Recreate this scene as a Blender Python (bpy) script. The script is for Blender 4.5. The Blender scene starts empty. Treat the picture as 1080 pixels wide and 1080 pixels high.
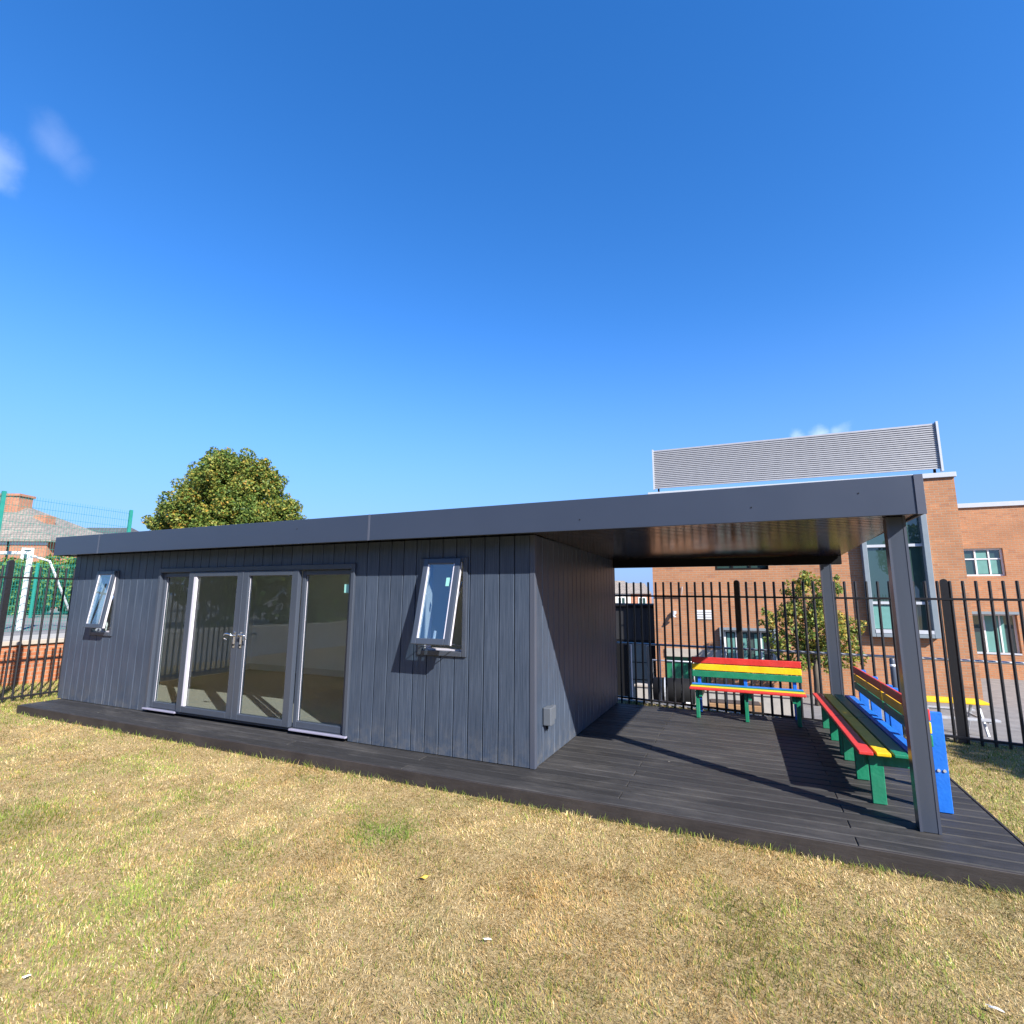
import bpy, bmesh, math, random
import numpy as np
from mathutils import Vector, Matrix
random.seed(7)
rng = np.random.default_rng(7)
C = bpy.context.scene.collection
R = math.radians

# ------------------------------------------------------------------ helpers
class MB:
    """collects boxes / tubes / quads and links them as ONE mesh object"""
    def __init__(s): s.v = []; s.f = []
    def add(s, vs, fs):
        n = len(s.v); s.v += [tuple(v) for v in vs]; s.f += [tuple(i + n for i in f) for f in fs]; return s
    def box(s, x0, x1, y0, y1, z0, z1):
        if x0 > x1: x0, x1 = x1, x0
        if y0 > y1: y0, y1 = y1, y0
        if z0 > z1: z0, z1 = z1, z0
        return s.add([(x0,y0,z0),(x1,y0,z0),(x1,y1,z0),(x0,y1,z0),(x0,y0,z1),(x1,y0,z1),(x1,y1,z1),(x0,y1,z1)],
                     [(0,3,2,1),(4,5,6,7),(0,1,5,4),(1,2,6,5),(2,3,7,6),(3,0,4,7)])
    def xbox(s, M, x0, x1, y0, y1, z0, z1):
        vs = [M @ Vector(p) for p in [(x0,y0,z0),(x1,y0,z0),(x1,y1,z0),(x0,y1,z0),(x0,y0,z1),(x1,y0,z1),(x1,y1,z1),(x0,y1,z1)]]
        return s.add(vs, [(0,3,2,1),(4,5,6,7),(0,1,5,4),(1,2,6,5),(2,3,7,6),(3,0,4,7)])
    def quad(s, a, b, c, d): return s.add([a, b, c, d], [(0,1,2,3)])
    def tube(s, pts, rad, n=8, cap=True):
        pts = [Vector(p) for p in pts]
        if not hasattr(rad, '__len__'): rad = [rad] * len(pts)
        rings = []; base = len(s.v)
        for i, p in enumerate(pts):
            t = (pts[min(i+1, len(pts)-1)] - pts[max(i-1, 0)]).normalized()
            a = t.cross(Vector((0,0,1)))
            if a.length < 1e-3: a = t.cross(Vector((1,0,0)))
            a.normalize(); b = t.cross(a)
            for k in range(n):
                w = 2 * math.pi * k / n
                s.v.append(tuple(p + (a * math.cos(w) + b * math.sin(w)) * rad[i]))
        for i in range(len(pts) - 1):
            for k in range(n):
                k2 = (k + 1) % n
                s.f.append((base + i*n + k, base + i*n + k2, base + (i+1)*n + k2, base + (i+1)*n + k))
        if cap:
            s.f.append(tuple(base + k for k in range(n))[::-1]); s.f.append(tuple(base + (len(pts)-1)*n + k for k in range(n)))
        return s
    def build(s, name, mat, parent=None, bevel=0, smooth=False, loc=None, seg=1):
        me = bpy.data.meshes.new(name); me.from_pydata(s.v, [], s.f); me.materials.append(mat)
        bm = bmesh.new(); bm.from_mesh(me); bmesh.ops.recalc_face_normals(bm, faces=bm.faces); bm.to_mesh(me); bm.free()
        if smooth:
            for p in me.polygons: p.use_smooth = True
        o = bpy.data.objects.new(name, me); C.objects.link(o)
        if parent is not None: o.parent = parent
        if loc is not None: o.location = loc
        if bevel:
            m = o.modifiers.new('bevel', 'BEVEL'); m.width = bevel; m.segments = seg; m.limit_method = 'ANGLE'; m.angle_limit = R(50)
        return o

def tag(o, label=None, cat=None, group=None, kind=None):
    if label: o['label'] = label
    if cat: o['category'] = cat
    if group: o['group'] = group
    if kind: o['kind'] = kind
    return o
def thing(name, label, cat, loc=(0,0,0), rz=0, group=None):
    o = bpy.data.objects.new(name, None); C.objects.link(o); o.location = loc; o.rotation_euler = (0,0,rz)
    o.empty_display_size = .2
    return tag(o, label, cat, group)
def copy_tree(o, parent=None):
    c = o.copy(); C.objects.link(c); c.parent = parent
    for ch in list(o.children): copy_tree(ch, c)
    return c

def npmesh(name, V, F, mat, col=None, parent=None, smooth=False):
    """V (n,3), F (m,k) all the same k"""
    me = bpy.data.meshes.new(name); m, k = F.shape
    me.vertices.add(len(V)); me.vertices.foreach_set('co', V.astype(np.float32).ravel())
    me.loops.add(m*k); me.loops.foreach_set('vertex_index', F.astype(np.int32).ravel())
    me.polygons.add(m); me.polygons.foreach_set('loop_start', np.arange(0, m*k, k, dtype=np.int32))
    me.polygons.foreach_set('loop_total', np.full(m, k, dtype=np.int32))
    if smooth: me.polygons.foreach_set('use_smooth', np.ones(m, dtype=bool))
    me.update(calc_edges=True)
    if col is not None:
        a = me.color_attributes.new('col', 'FLOAT_COLOR', 'POINT')
        a.data.foreach_set('color', np.concatenate([col, np.ones((len(col),1))], 1).astype(np.float32).ravel())
    me.materials.append(mat)
    o = bpy.data.objects.new(name, me); C.objects.link(o)
    if parent is not None: o.parent = parent
    return o

# ------------------------------------------------------------------ materials
def new_mat(name):
    m = bpy.data.materials.new(name); m.use_nodes = True; nt = m.node_tree
    for n in list(nt.nodes): nt.nodes.remove(n)
    out = nt.nodes.new('ShaderNodeOutputMaterial')
    return m, nt, out
def N(nt, t, **kw):
    n = nt.nodes.new(t)
    for k, v in kw.items():
        if k.startswith('i_'):
            key = k[2:]; key = int(key) if key.isdigit() else key.replace('_', ' ')
            n.inputs[key].default_value = v
        else: setattr(n, k, v)
    return n
def ramp(nt, src, stops):
    r = nt.nodes.new('ShaderNodeValToRGB'); e = r.color_ramp.elements
    while len(e) > 1: e.remove(e[-1])
    e[0].position = stops[0][0]; e[0].color = (*stops[0][1], 1)
    for p, c in stops[1:]:
        x = e.new(p); x.color = (*c, 1)
    nt.links.new(src, r.inputs[0]); return r
KA = .81   # overall scale of the base colours given below
def mat(name, col, rough=.5, var=.12, nscale=6, stretch=(1,1,1), bump=0, bscale=60, metal=0, spec=.5, dust=0, dustcol=(.3,.3,.3), objrand=0):
    if not metal: col = tuple(KA*c for c in col); dustcol = tuple(KA*c for c in dustcol)
    m, nt, out = new_mat(name); L = nt.links.new
    tc = N(nt, 'ShaderNodeTexCoord'); mp = N(nt, 'ShaderNodeMapping'); mp.inputs['Scale'].default_value = stretch
    L(tc.outputs['Object'], mp.inputs[0])
    n1 = N(nt, 'ShaderNodeTexNoise', i_Scale=nscale, i_Detail=6, i_Roughness=.6); L(mp.outputs[0], n1.inputs['Vector'])
    lo = tuple(c*(1-var) for c in col); hi = tuple(min(1, c*(1+var)) for c in col)
    r = ramp(nt, n1.outputs['Fac'], [(.3, lo), (.7, hi)]); colout = r.outputs[0]
    if objrand:
        oi = N(nt, 'ShaderNodeObjectInfo')
    if dust:
        n3 = N(nt, 'ShaderNodeTexNoise', i_Scale=2.2, i_Detail=8, i_Roughness=.72); L(tc.outputs['Object'], n3.inputs['Vector'])
        r3 = ramp(nt, n3.outputs['Fac'], [(.45, (0,0,0)), (.8, (dust,)*3)])
        mx = N(nt, 'ShaderNodeMix', data_type='RGBA'); L(r3.outputs[0], mx.inputs[0]); L(colout, mx.inputs[6]); mx.inputs[7].default_value = (*dustcol, 1)
        colout = mx.outputs[2]
    b = N(nt, 'ShaderNodeBsdfPrincipled'); L(colout, b.inputs['Base Color'])
    b.inputs['Metallic'].default_value = metal; b.inputs['Specular IOR Level'].default_value = spec
    rr = N(nt, 'ShaderNodeMapRange'); rr.inputs[3].default_value = max(0, rough-.07); rr.inputs[4].default_value = min(1, rough+.07)
    L(n1.outputs['Fac'], rr.inputs[0]); L(rr.outputs[0], b.inputs['Roughness'])
    if bump:
        n2 = N(nt, 'ShaderNodeTexNoise', i_Scale=bscale, i_Detail=4); L(mp.outputs[0], n2.inputs['Vector'])
        bp = N(nt, 'ShaderNodeBump', i_Strength=bump, i_Distance=.01); L(n2.outputs['Fac'], bp.inputs['Height']); L(bp.outputs[0], b.inputs['Normal'])
    L(b.outputs[0], out.inputs[0]); return m
def glass(name, tint=(.75,.82,.78), refl=1.0, rough=0.0, base=None):
    m, nt, out = new_mat(name); L = nt.links.new
    # Schlick reflectance from the angle of view, the same from both sides of a pane
    ge = N(nt, 'ShaderNodeNewGeometry'); dt = N(nt, 'ShaderNodeVectorMath', operation='DOT_PRODUCT'); L(ge.outputs['Normal'], dt.inputs[0]); L(ge.outputs['Incoming'], dt.inputs[1])
    ab = N(nt, 'ShaderNodeMath', operation='ABSOLUTE'); L(dt.outputs['Value'], ab.inputs[0])
    om = N(nt, 'ShaderNodeMath', operation='SUBTRACT'); om.inputs[0].default_value = 1; L(ab.outputs[0], om.inputs[1])
    pw = N(nt, 'ShaderNodeMath', operation='POWER'); L(om.outputs[0], pw.inputs[0]); pw.inputs[1].default_value = 5
    fr = N(nt, 'ShaderNodeMapRange'); L(pw.outputs[0], fr.inputs[0]); fr.inputs[3].default_value = .04; fr.inputs[4].default_value = 1
    mul = N(nt, 'ShaderNodeMath', operation='MULTIPLY', use_clamp=True); L(fr.outputs[0], mul.inputs[0]); mul.inputs[1].default_value = refl
    if base is None: t = N(nt, 'ShaderNodeBsdfTransparent'); t.inputs[0].default_value = (*tint, 1)
    else: t = N(nt, 'ShaderNodeBsdfDiffuse'); t.inputs[0].default_value = (*base, 1)
    g = N(nt, 'ShaderNodeBsdfGlossy'); g.inputs['Roughness'].default_value = rough; g.inputs[0].default_value = (.95,.97,1,1)
    mx = N(nt, 'ShaderNodeMixShader'); L(mul.outputs[0], mx.inputs[0]); L(t.outputs[0], mx.inputs[1]); L(g.outputs[0], mx.inputs[2])
    L(mx.outputs[0], out.inputs[0]); return m
def brick(name, c1, c2, mortar, scale=1.0):
    c1, c2, mortar = [tuple(KA*c for c in q) for q in (c1, c2, mortar)]
    m, nt, out = new_mat(name); L = nt.links.new
    tc = N(nt, 'ShaderNodeTexCoord'); sp = N(nt, 'ShaderNodeSeparateXYZ'); L(tc.outputs['Object'], sp.inputs[0])
    ad = N(nt, 'ShaderNodeMath', operation='ADD'); L(sp.outputs[0], ad.inputs[0]); L(sp.outputs[1], ad.inputs[1])
    cb = N(nt, 'ShaderNodeCombineXYZ'); L(ad.outputs[0], cb.inputs[0]); L(sp.outputs[2], cb.inputs[1])
    bt = N(nt, 'ShaderNodeTexBrick'); L(cb.outputs[0], bt.inputs['Vector'])
    bt.inputs['Scale'].default_value = 1/scale; bt.inputs['Brick Width'].default_value = .225; bt.inputs['Row Height'].default_value = .075
    bt.inputs['Mortar Size'].default_value = .009; bt.inputs['Mortar Smooth'].default_value = .2; bt.inputs['Bias'].default_value = -.15
    bt.inputs['Color1'].default_value = (*c1, 1); bt.inputs['Color2'].default_value = (*c2, 1); bt.inputs['Mortar'].default_value = (*mortar, 1)
    n = N(nt, 'ShaderNodeTexNoise', i_Scale=.9, i_Detail=7, i_Roughness=.65); L(cb.outputs[0], n.inputs['Vector'])
    r = ramp(nt, n.outputs['Fac'], [(.3, (.82,.8,.8)), (.7, (1.12,1.1,1.08))])
    # scattered dark engineering bricks in streaks
    mp = N(nt, 'ShaderNodeMapping'); mp.inputs['Scale'].default_value = (4.4, 13, 1); L(cb.outputs[0], mp.inputs[0])
    v = N(nt, 'ShaderNodeTexWhiteNoise', noise_dimensions='2D'); fl = N(nt, 'ShaderNodeVectorMath', operation='FLOOR'); L(mp.outputs[0], fl.inputs[0]); L(fl.outputs[0], v.inputs['Vector'])
    r2 = ramp(nt, v.outputs['Value'], [(.0, (.86,.84,.88)), (.06, (.88,.86,.9)), (.08, (1,1,1)), (.85, (1,1,1)), (1, (1.18,1.12,1.05))])
    m1 = N(nt, 'ShaderNodeMix', data_type='RGBA', blend_type='MULTIPLY'); m1.inputs[0].default_value = 1; L(bt.outputs[0], m1.inputs[6]); L(r.outputs[0], m1.inputs[7])
    m2 = N(nt, 'ShaderNodeMix', data_type='RGBA', blend_type='MULTIPLY'); m2.inputs[0].default_value = 1; L(m1.outputs[2], m2.inputs[6]); L(r2.outputs[0], m2.inputs[7])
    b = N(nt, 'ShaderNodeBsdfPrincipled'); L(m2.outputs[2], b.inputs['Base Color']); b.inputs['Roughness'].default_value = .9
    bp = N(nt, 'ShaderNodeBump', i_Strength=.5, i_Distance=.008); L(bt.outputs['Fac'], bp.inputs['Height']); bp.invert = True; L(bp.outputs[0], b.inputs['Normal'])
    L(b.outputs[0], out.inputs[0]); return m
def roof_tiles(name, c1, c2, dark):
    c1, c2, dark = [tuple(KA*c for c in q) for q in (c1, c2, dark)]
    m, nt, out = new_mat(name); L = nt.links.new
    tc = N(nt, 'ShaderNodeTexCoord'); bt = N(nt, 'ShaderNodeTexBrick'); L(tc.outputs['Object'], bt.inputs['Vector'])
    bt.inputs['Scale'].default_value = 1; bt.inputs['Brick Width'].default_value = .35; bt.inputs['Row Height'].default_value = .28
    bt.inputs['Mortar Size'].default_value = .02
    bt.inputs['Color1'].default_value = (*c1, 1); bt.inputs['Color2'].default_value = (*c2, 1); bt.inputs['Mortar'].default_value = (*dark, 1)
    n = N(nt, 'ShaderNodeTexNoise', i_Scale=1.3, i_Detail=7, i_Roughness=.7); L(tc.outputs['Object'], n.inputs['Vector'])
    r = ramp(nt, n.outputs['Fac'], [(.3, (.75,.75,.75)), (.7, (1.2,1.2,1.15))])
    m1 = N(nt, 'ShaderNodeMix', data_type='RGBA', blend_type='MULTIPLY'); m1.inputs[0].default_value = 1; L(bt.outputs[0], m1.inputs[6]); L(r.outputs[0], m1.inputs[7])
    b = N(nt, 'ShaderNodeBsdfPrincipled'); L(m1.outputs[2], b.inputs['Base Color']); b.inputs['Roughness'].default_value = .8
    L(b.outputs[0], out.inputs[0]); return m
def leafmat(name, trans=.35, rough=.55):
    m, nt, out = new_mat(name); L = nt.links.new
    a = N(nt, 'ShaderNodeVertexColor', layer_name='col')
    b = N(nt, 'ShaderNodeBsdfPrincipled'); L(a.outputs[0], b.inputs['Base Color']); b.inputs['Roughness'].default_value = rough; b.inputs['Specular IOR Level'].default_value = .3
    t = N(nt, 'ShaderNodeBsdfTranslucent'); L(a.outputs[0], t.inputs[0])
    mx = N(nt, 'ShaderNodeMixShader'); mx.inputs[0].default_value = trans; L(b.outputs[0], mx.inputs[1]); L(t.outputs[0], mx.inputs[2]); L(mx.outputs[0], out.inputs[0])
    return m

def clad_mat():
    """grained slate-blue composite board: fine grain along the board, one tone per board"""
    m, nt, out = new_mat('slate_cladding'); L = nt.links.new
    tc = N(nt, 'ShaderNodeTexCoord')
    mp = N(nt, 'ShaderNodeMapping'); mp.inputs['Scale'].default_value = (1,1,.03); L(tc.outputs['Object'], mp.inputs[0])
    g = N(nt, 'ShaderNodeTexNoise', i_Scale=75, i_Detail=6, i_Roughness=.7); L(mp.outputs[0], g.inputs['Vector'])
    big = N(nt, 'ShaderNodeTexNoise', i_Scale=1.7, i_Detail=5); L(tc.outputs['Object'], big.inputs['Vector'])
    a = N(nt, 'ShaderNodeVertexColor', layer_name='col')
    r = ramp(nt, g.outputs['Fac'], [(.30, (.024,.035,.056)), (.70, (.064,.080,.112))])
    m1 = N(nt, 'ShaderNodeMix', data_type='RGBA', blend_type='MULTIPLY'); m1.inputs[0].default_value = 1; L(r.outputs[0], m1.inputs[6]); L(a.outputs[0], m1.inputs[7])
    r2 = ramp(nt, big.outputs['Fac'], [(.35, (.88,.9,.92)), (.7, (1.1,1.09,1.07))])
    m2 = N(nt, 'ShaderNodeMix', data_type='RGBA', blend_type='MULTIPLY'); m2.inputs[0].default_value = 1; L(m1.outputs[2], m2.inputs[6]); L(r2.outputs[0], m2.inputs[7])
    sz = N(nt, 'ShaderNodeSeparateXYZ'); L(tc.outputs['Object'], sz.inputs[0])
    dn = N(nt, 'ShaderNodeTexNoise', i_Scale=9, i_Detail=8, i_Roughness=.75); L(tc.outputs['Object'], dn.inputs['Vector'])
    zr = N(nt, 'ShaderNodeMapRange'); L(sz.outputs[2], zr.inputs[0]); zr.inputs[1].default_value = 0; zr.inputs[2].default_value = .34; zr.inputs[3].default_value = .5; zr.inputs[4].default_value = 0
    rn = ramp(nt, dn.outputs['Fac'], [(.42, (0,0,0)), (.7, (1,1,1))]); mu = N(nt, 'ShaderNodeMath', operation='MULTIPLY'); L(zr.outputs[0], mu.inputs[0]); L(rn.outputs[0], mu.inputs[1])
    m3 = N(nt, 'ShaderNodeMix', data_type='RGBA'); L(mu.outputs[0], m3.inputs[0]); L(m2.outputs[2], m3.inputs[6]); m3.inputs[7].default_value = (.15,.14,.125,1)
    m2 = m3
    b = N(nt, 'ShaderNodeBsdfPrincipled'); L(m2.outputs[2], b.inputs['Base Color']); b.inputs['Roughness'].default_value = .38; b.inputs['Specular IOR Level'].default_value = .30
    bp = N(nt, 'ShaderNodeBump', i_Strength=.22, i_Distance=.003); L(g.outputs['Fac'], bp.inputs['Height']); L(bp.outputs[0], b.inputs['Normal'])
    L(b.outputs[0], out.inputs[0]); return m
def deck_mat():
    m, nt, out = new_mat('charcoal_decking'); L = nt.links.new
    tc = N(nt, 'ShaderNodeTexCoord')
    mp = N(nt, 'ShaderNodeMapping'); mp.inputs['Scale'].default_value = (.05,1,1); L(tc.outputs['Object'], mp.inputs[0])
    g = N(nt, 'ShaderNodeTexNoise', i_Scale=90, i_Detail=5, i_Roughness=.7); L(mp.outputs[0], g.inputs['Vector'])
    a = N(nt, 'ShaderNodeVertexColor', layer_name='col')
    r = ramp(nt, g.outputs['Fac'], [(.3, (.015,.0145,.015)), (.7, (.043,.041,.041))])
    m1 = N(nt, 'ShaderNodeMix', data_type='RGBA', blend_type='MULTIPLY'); m1.inputs[0].default_value = 1; L(r.outputs[0], m1.inputs[6]); L(a.outputs[0], m1.inputs[7])
    n3 = N(nt, 'ShaderNodeTexNoise', i_Scale=1.6, i_Detail=9, i_Roughness=.75); mp2 = N(nt, 'ShaderNodeMapping'); mp2.inputs['Scale'].default_value = (.7,2.2,1); L(tc.outputs['Object'], mp2.inputs[0]); L(mp2.outputs[0], n3.inputs['Vector'])
    r3 = ramp(nt, n3.outputs['Fac'], [(.5, (0,0,0)), (.82, (.5,.5,.5))])
    mx = N(nt, 'ShaderNodeMix', data_type='RGBA'); L(r3.outputs[0], mx.inputs[0]); L(m1.outputs[2], mx.inputs[6]); mx.inputs[7].default_value = (.13,.12,.11,1)
    vo = N(nt, 'ShaderNodeTexVoronoi', i_Scale=3.4); L(tc.outputs['Object'], vo.inputs['Vector'])
    sr_ = ramp(nt, vo.outputs['Distance'], [(0, (.8,.8,.8)), (.022, (.7,.7,.7)), (.04, (0,0,0))])
    wn = N(nt, 'ShaderNodeSeparateColor'); L(vo.outputs['Color'], wn.inputs[0]); gt = N(nt, 'ShaderNodeMath', operation='GREATER_THAN'); L(wn.outputs[0], gt.inputs[0]); gt.inputs[1].default_value = .55
    sm_ = N(nt, 'ShaderNodeMath', operation='MULTIPLY'); L(sr_.outputs[0], sm_.inputs[0]); L(gt.outputs[0], sm_.inputs[1])
    mz = N(nt, 'ShaderNodeMix', data_type='RGBA'); L(sm_.outputs[0], mz.inputs[0]); L(mx.outputs[2], mz.inputs[6]); mz.inputs[7].default_value = (.4,.38,.34,1); mx = mz
    b = N(nt, 'ShaderNodeBsdfPrincipled'); L(mx.outputs[2], b.inputs['Base Color']); b.inputs['Roughness'].default_value = .62; b.inputs['Specular IOR Level'].default_value = .35
    bp = N(nt, 'ShaderNodeBump', i_Strength=.35, i_Distance=.003); L(g.outputs['Fac'], bp.inputs['Height']); L(bp.outputs[0], b.inputs['Normal'])
    L(b.outputs[0], out.inputs[0]); return m

M = {}
M['clad'] = clad_mat(); M['deck'] = deck_mat()
M['fascia'] = mat('fascia_slate', (.037,.050,.083), .42, .03, 1.5)
M['upvc'] = mat('slate_upvc', (.054,.066,.092), .3, .05, 8, (1,1,.1))
M['white_upvc'] = mat('white_upvc', (.62,.60,.67), .25, .03)
M['lilac_edge'] = mat('sash_edge', (.30,.29,.38), .25, .04)
M['dark'] = mat('black_void', (.006,.006,.007), .8, spec=.2)
M['soffit'] = mat('soffit_black_gloss', (.022,.016,.014), .17, .15, 3, spec=.6, bump=.02, bscale=20)
M['glass'] = glass('door_glass', (.90,.93,.92), 1.0)
M['sash_glass'] = glass('sash_glass', (.8,.88,.9), 3.2)
M['chrome'] = mat('chrome', (.75,.75,.76), .12, .03, metal=1)
M['inwall'] = mat('interior_wall', (.98,1.0,.99), .8, .02)
M['inwhite'] = mat('interior_skirting', (.72,.72,.72), .5, .02)
M['carpet'] = mat('carpet', (.23,.225,.205), .95, .25, 40, bump=.3, bscale=200)
M['grey'] = mat('grey_plastic', (.11,.125,.15), .4, .05)
M['sticker'] = mat('teal_sticker', (.25,.55,.5), .5, .05)
M['fence'] = mat('black_fence_paint', (.014,.014,.017), .42, .2, 30, spec=.5)
M['galv'] = mat('galvanised_steel', (.42,.43,.45), .4, .12, 14, metal=.3)
M['white'] = mat('white_paint', (.75,.76,.77), .45, .06, 5)
M['greenfence'] = mat('green_mesh_paint', (.02,.24,.19), .4, .1, 10)
def paint(n, c): return mat(n, c, .45, .13, 9, (1,1,1), bump=.22, bscale=45, spec=.45, dust=.28, dustcol=tuple(.55*v+.13 for v in c))
M['red'] = paint('red_paint', (.62,.035,.03)); M['yellow'] = paint('yellow_paint', (.86,.55,.008))
M['green'] = paint('green_paint', (.008,.20,.105)); M['blue'] = paint('blue_paint', (.012,.16,.66))
M['brick'] = brick('school_brick', (.455,.205,.095), (.415,.18,.08), (.37,.27,.185))
M['brick2'] = brick('garden_wall_brick', (.50,.17,.07), (.38,.12,.05), (.38,.27,.19))
M['brick3'] = brick('house_brick', (.48,.19,.095), (.36,.13,.065), (.36,.28,.22))
M['stone'] = mat('stone_coping', (.42,.37,.31), .85, .12, 5, bump=.2, bscale=30)
M['tiles'] = roof_tiles('stone_tiles', (.33,.28,.24), (.25,.215,.19), (.12,.10,.09))
M['slate'] = roof_tiles('slate_tiles', (.11,.105,.11), (.085,.085,.09), (.04,.04,.04))
M['whitemetal'] = mat('white_capping', (.50,.52,.56), .4, .03)
M['louvre'] = mat('louvre_grey', (.27,.27,.28), .4, .05, metal=.2)
M['pale'] = mat('pale_render', (.55,.50,.44), .85, .08)
M['lightgreyframe'] = mat('grey_bay_frame', (.22,.26,.29), .4, .05)
M['winglass'] = glass('window_glass_dark', refl=2.6, base=(.03,.06,.055))
M['tealblind'] = mat('teal_blind', (.12,.30,.27), .6, .08)
M['asphalt'] = mat('asphalt', (.20,.19,.185), .9, .2, 3, bump=.25, bscale=120, dust=.5, dustcol=(.33,.31,.29))
M['pitch'] = mat('pitch_tarmac', (.22,.21,.205), .9, .15, 4, bump=.2, bscale=90)
M['concrete'] = mat('pale_concrete', (.42,.39,.35), .85, .12, 4, bump=.2, bscale=50)
M['bark'] = mat('bark', (.10,.08,.06), .9, .3, 9, (1,1,.2), bump=.6, bscale=25)
M['leaf'] = leafmat('leaf'); M['blade'] = leafmat('grass_blade', .3, .6)
M['doorgreen'] = mat('green_door_paint', (.015,.17,.085), .4, .08)
M['greygreen'] = mat('grey_green_door', (.10,.14,.145), .45, .08)
M['feather'] = mat('feather_white', (.85,.85,.85), .7, .04)
M['dryleaf'] = mat('dry_yellow_leaf', (.65,.42,.06), .6, .15)

# lawn soil/thatch
def lawn_mat():
    m, nt, out = new_mat('dry_lawn'); L = nt.links.new
    tc = N(nt, 'ShaderNodeTexCoord')
    f = N(nt, 'ShaderNodeTexNoise', i_Scale=55, i_Detail=8, i_Roughness=.75); L(tc.outputs['Object'], f.inputs['Vector'])
    g = N(nt, 'ShaderNodeTexNoise', i_Scale=.9, i_Detail=7, i_Roughness=.62); L(tc.outputs['Object'], g.inputs['Vector'])
    r = ramp(nt, f.outputs['Fac'], [(.3, (.16,.112,.045)), (.5, (.34,.25,.12)), (.72, (.52,.405,.23))])
    r2 = ramp(nt, f.outputs['Fac'], [(.3, (.06,.062,.022)), (.5, (.17,.165,.06)), (.72, (.31,.29,.13))])
    rg = ramp(nt, g.outputs['Fac'], [(.5, (0,0,0)), (.72, (.7,.7,.7))])
    mx = N(nt, 'ShaderNodeMix', data_type='RGBA'); L(rg.outputs[0], mx.inputs[0]); L(r.outputs[0], mx.inputs[6]); L(r2.outputs[0], mx.inputs[7])
    b = N(nt, 'ShaderNodeBsdfPrincipled'); L(mx.outputs[2], b.inputs['Base Color']); b.inputs['Roughness'].default_value = .95; b.inputs['Specular IOR Level'].default_value = .1
    bp = N(nt, 'ShaderNodeBump', i_Strength=.8, i_Distance=.02); L(f.outputs['Fac'], bp.inputs['Height']); L(bp.outputs[0], b.inputs['Normal'])
    L(b.outputs[0], out.inputs[0]); return m
M['lawn'] = lawn_mat()

# ------------------------------------------------------------------ ground
FA = Vector((-.015, 4.047)); FD = Vector((4.676, -.709)).normalized(); FN = Vector((-FD.y, FD.x))   # back fence line, direction, outward normal
def fence_y(x): return FA.y + (x - FA.x) * FD.y / FD.x
GZ = -.12
def sm(t): t = min(1, max(0, t)); return t*t*(3 - 2*t)
def yard_z(x, y):
    v = (Vector((x, y)) - FA).dot(FN)
    return -.34 - 1.0 * sm(v/8.5) - .9 * sm((3.2 - x)/4) * sm((v - 4.5)/4.5)
g = MB(); g.quad((-2500,-2500,-3.2),(2500,-2500,-3.2),(2500,2500,-3.2),(-2500,2500,-3.2))
tag(g.build('ground', M['pitch']), kind='structure')
# lawn: flat sheet up to the fence, with a skirt
xs = [-10.95, -8, -4, 0, 4, 8, 14, 30]; g = MB()
top = [(x, fence_y(x) + .18, GZ) for x in xs]; bot = [(x, -30, GZ) for x in xs]
for i in range(len(xs)-1):
    g.quad(bot[i], bot[i+1], top[i+1], top[i])
    g.quad(top[i], top[i+1], (top[i+1][0], top[i+1][1], -3.3), (top[i][0], top[i][1], -3.3))
g.quad(top[-1], bot[-1], (30,-30,-3.3), (30, top[-1][1], -3.3))
tag(g.build('lawn', M['lawn']), kind='structure')
g = MB()
for i in range(len(xs)-1):
    a, b = top[i], top[i+1]
    g.add([(a[0],a[1]+.002,-3),(b[0],b[1]+.002,-3),(b[0],b[1]+.12,-3),(a[0],a[1]+.12,-3),(a[0],a[1]+.002,GZ+.015),(b[0],b[1]+.002,GZ+.015),(b[0],b[1]+.12,GZ+.015),(a[0],a[1]+.12,GZ+.015)],
          [(4,5,6,7),(0,1,5,4),(2,3,7,6)])
tag(g.build('kerb', M['concrete']), kind='structure')
# school yard, sloping down
nx, ny = 90, 70; X = np.linspace(-10.95, 45, nx); T = np.linspace(0, 1, ny)**1.6 * 60
V = np.array([(x, fence_y(x) + .19 + t, yard_z(x, fence_y(x) + .19 + t)) for t in T for x in X])
F = np.array([(j*nx+i, j*nx+i+1, (j+1)*nx+i+1, (j+1)*nx+i) for j in range(ny-1) for i in range(nx-1)])
tag(npmesh('school_yard', V, F, M['asphalt'], smooth=True), kind='structure')
# raised pitch on the left
g = MB(); UZ = .66
g.quad((-90,-30,UZ),(-11.0,-30,UZ),(-11.0,80,UZ),(-90,80,UZ)); g.quad((-11.0,-30,UZ),(-11.0,-30,-3.1),(-11.0,80,-3.1),(-11.0,80,UZ))
tag(g.build('sports_pitch', M['pitch']), kind='structure')
g = MB(); g.quad((-13.1,-30,UZ+.004),(-11.02,-30,UZ+.004),(-11.02,60,UZ+.004),(-13.1,60,UZ+.004))
tag(g.build('path', M['concrete']), kind='structure')
# brick retaining wall with coping
w = thing('garden_wall', 'low orange brick retaining wall with stone coping beyond the left fence', 'wall', (-10.9, 0, GZ))
MB().box(-.09,.09,-3.2,14,-.4,.74).build('brickwork', M['brick2'], w)
MB().box(-.16,.14,-3.25,14,.742,.83).build('coping', M['stone'], w, bevel=.01)

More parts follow.
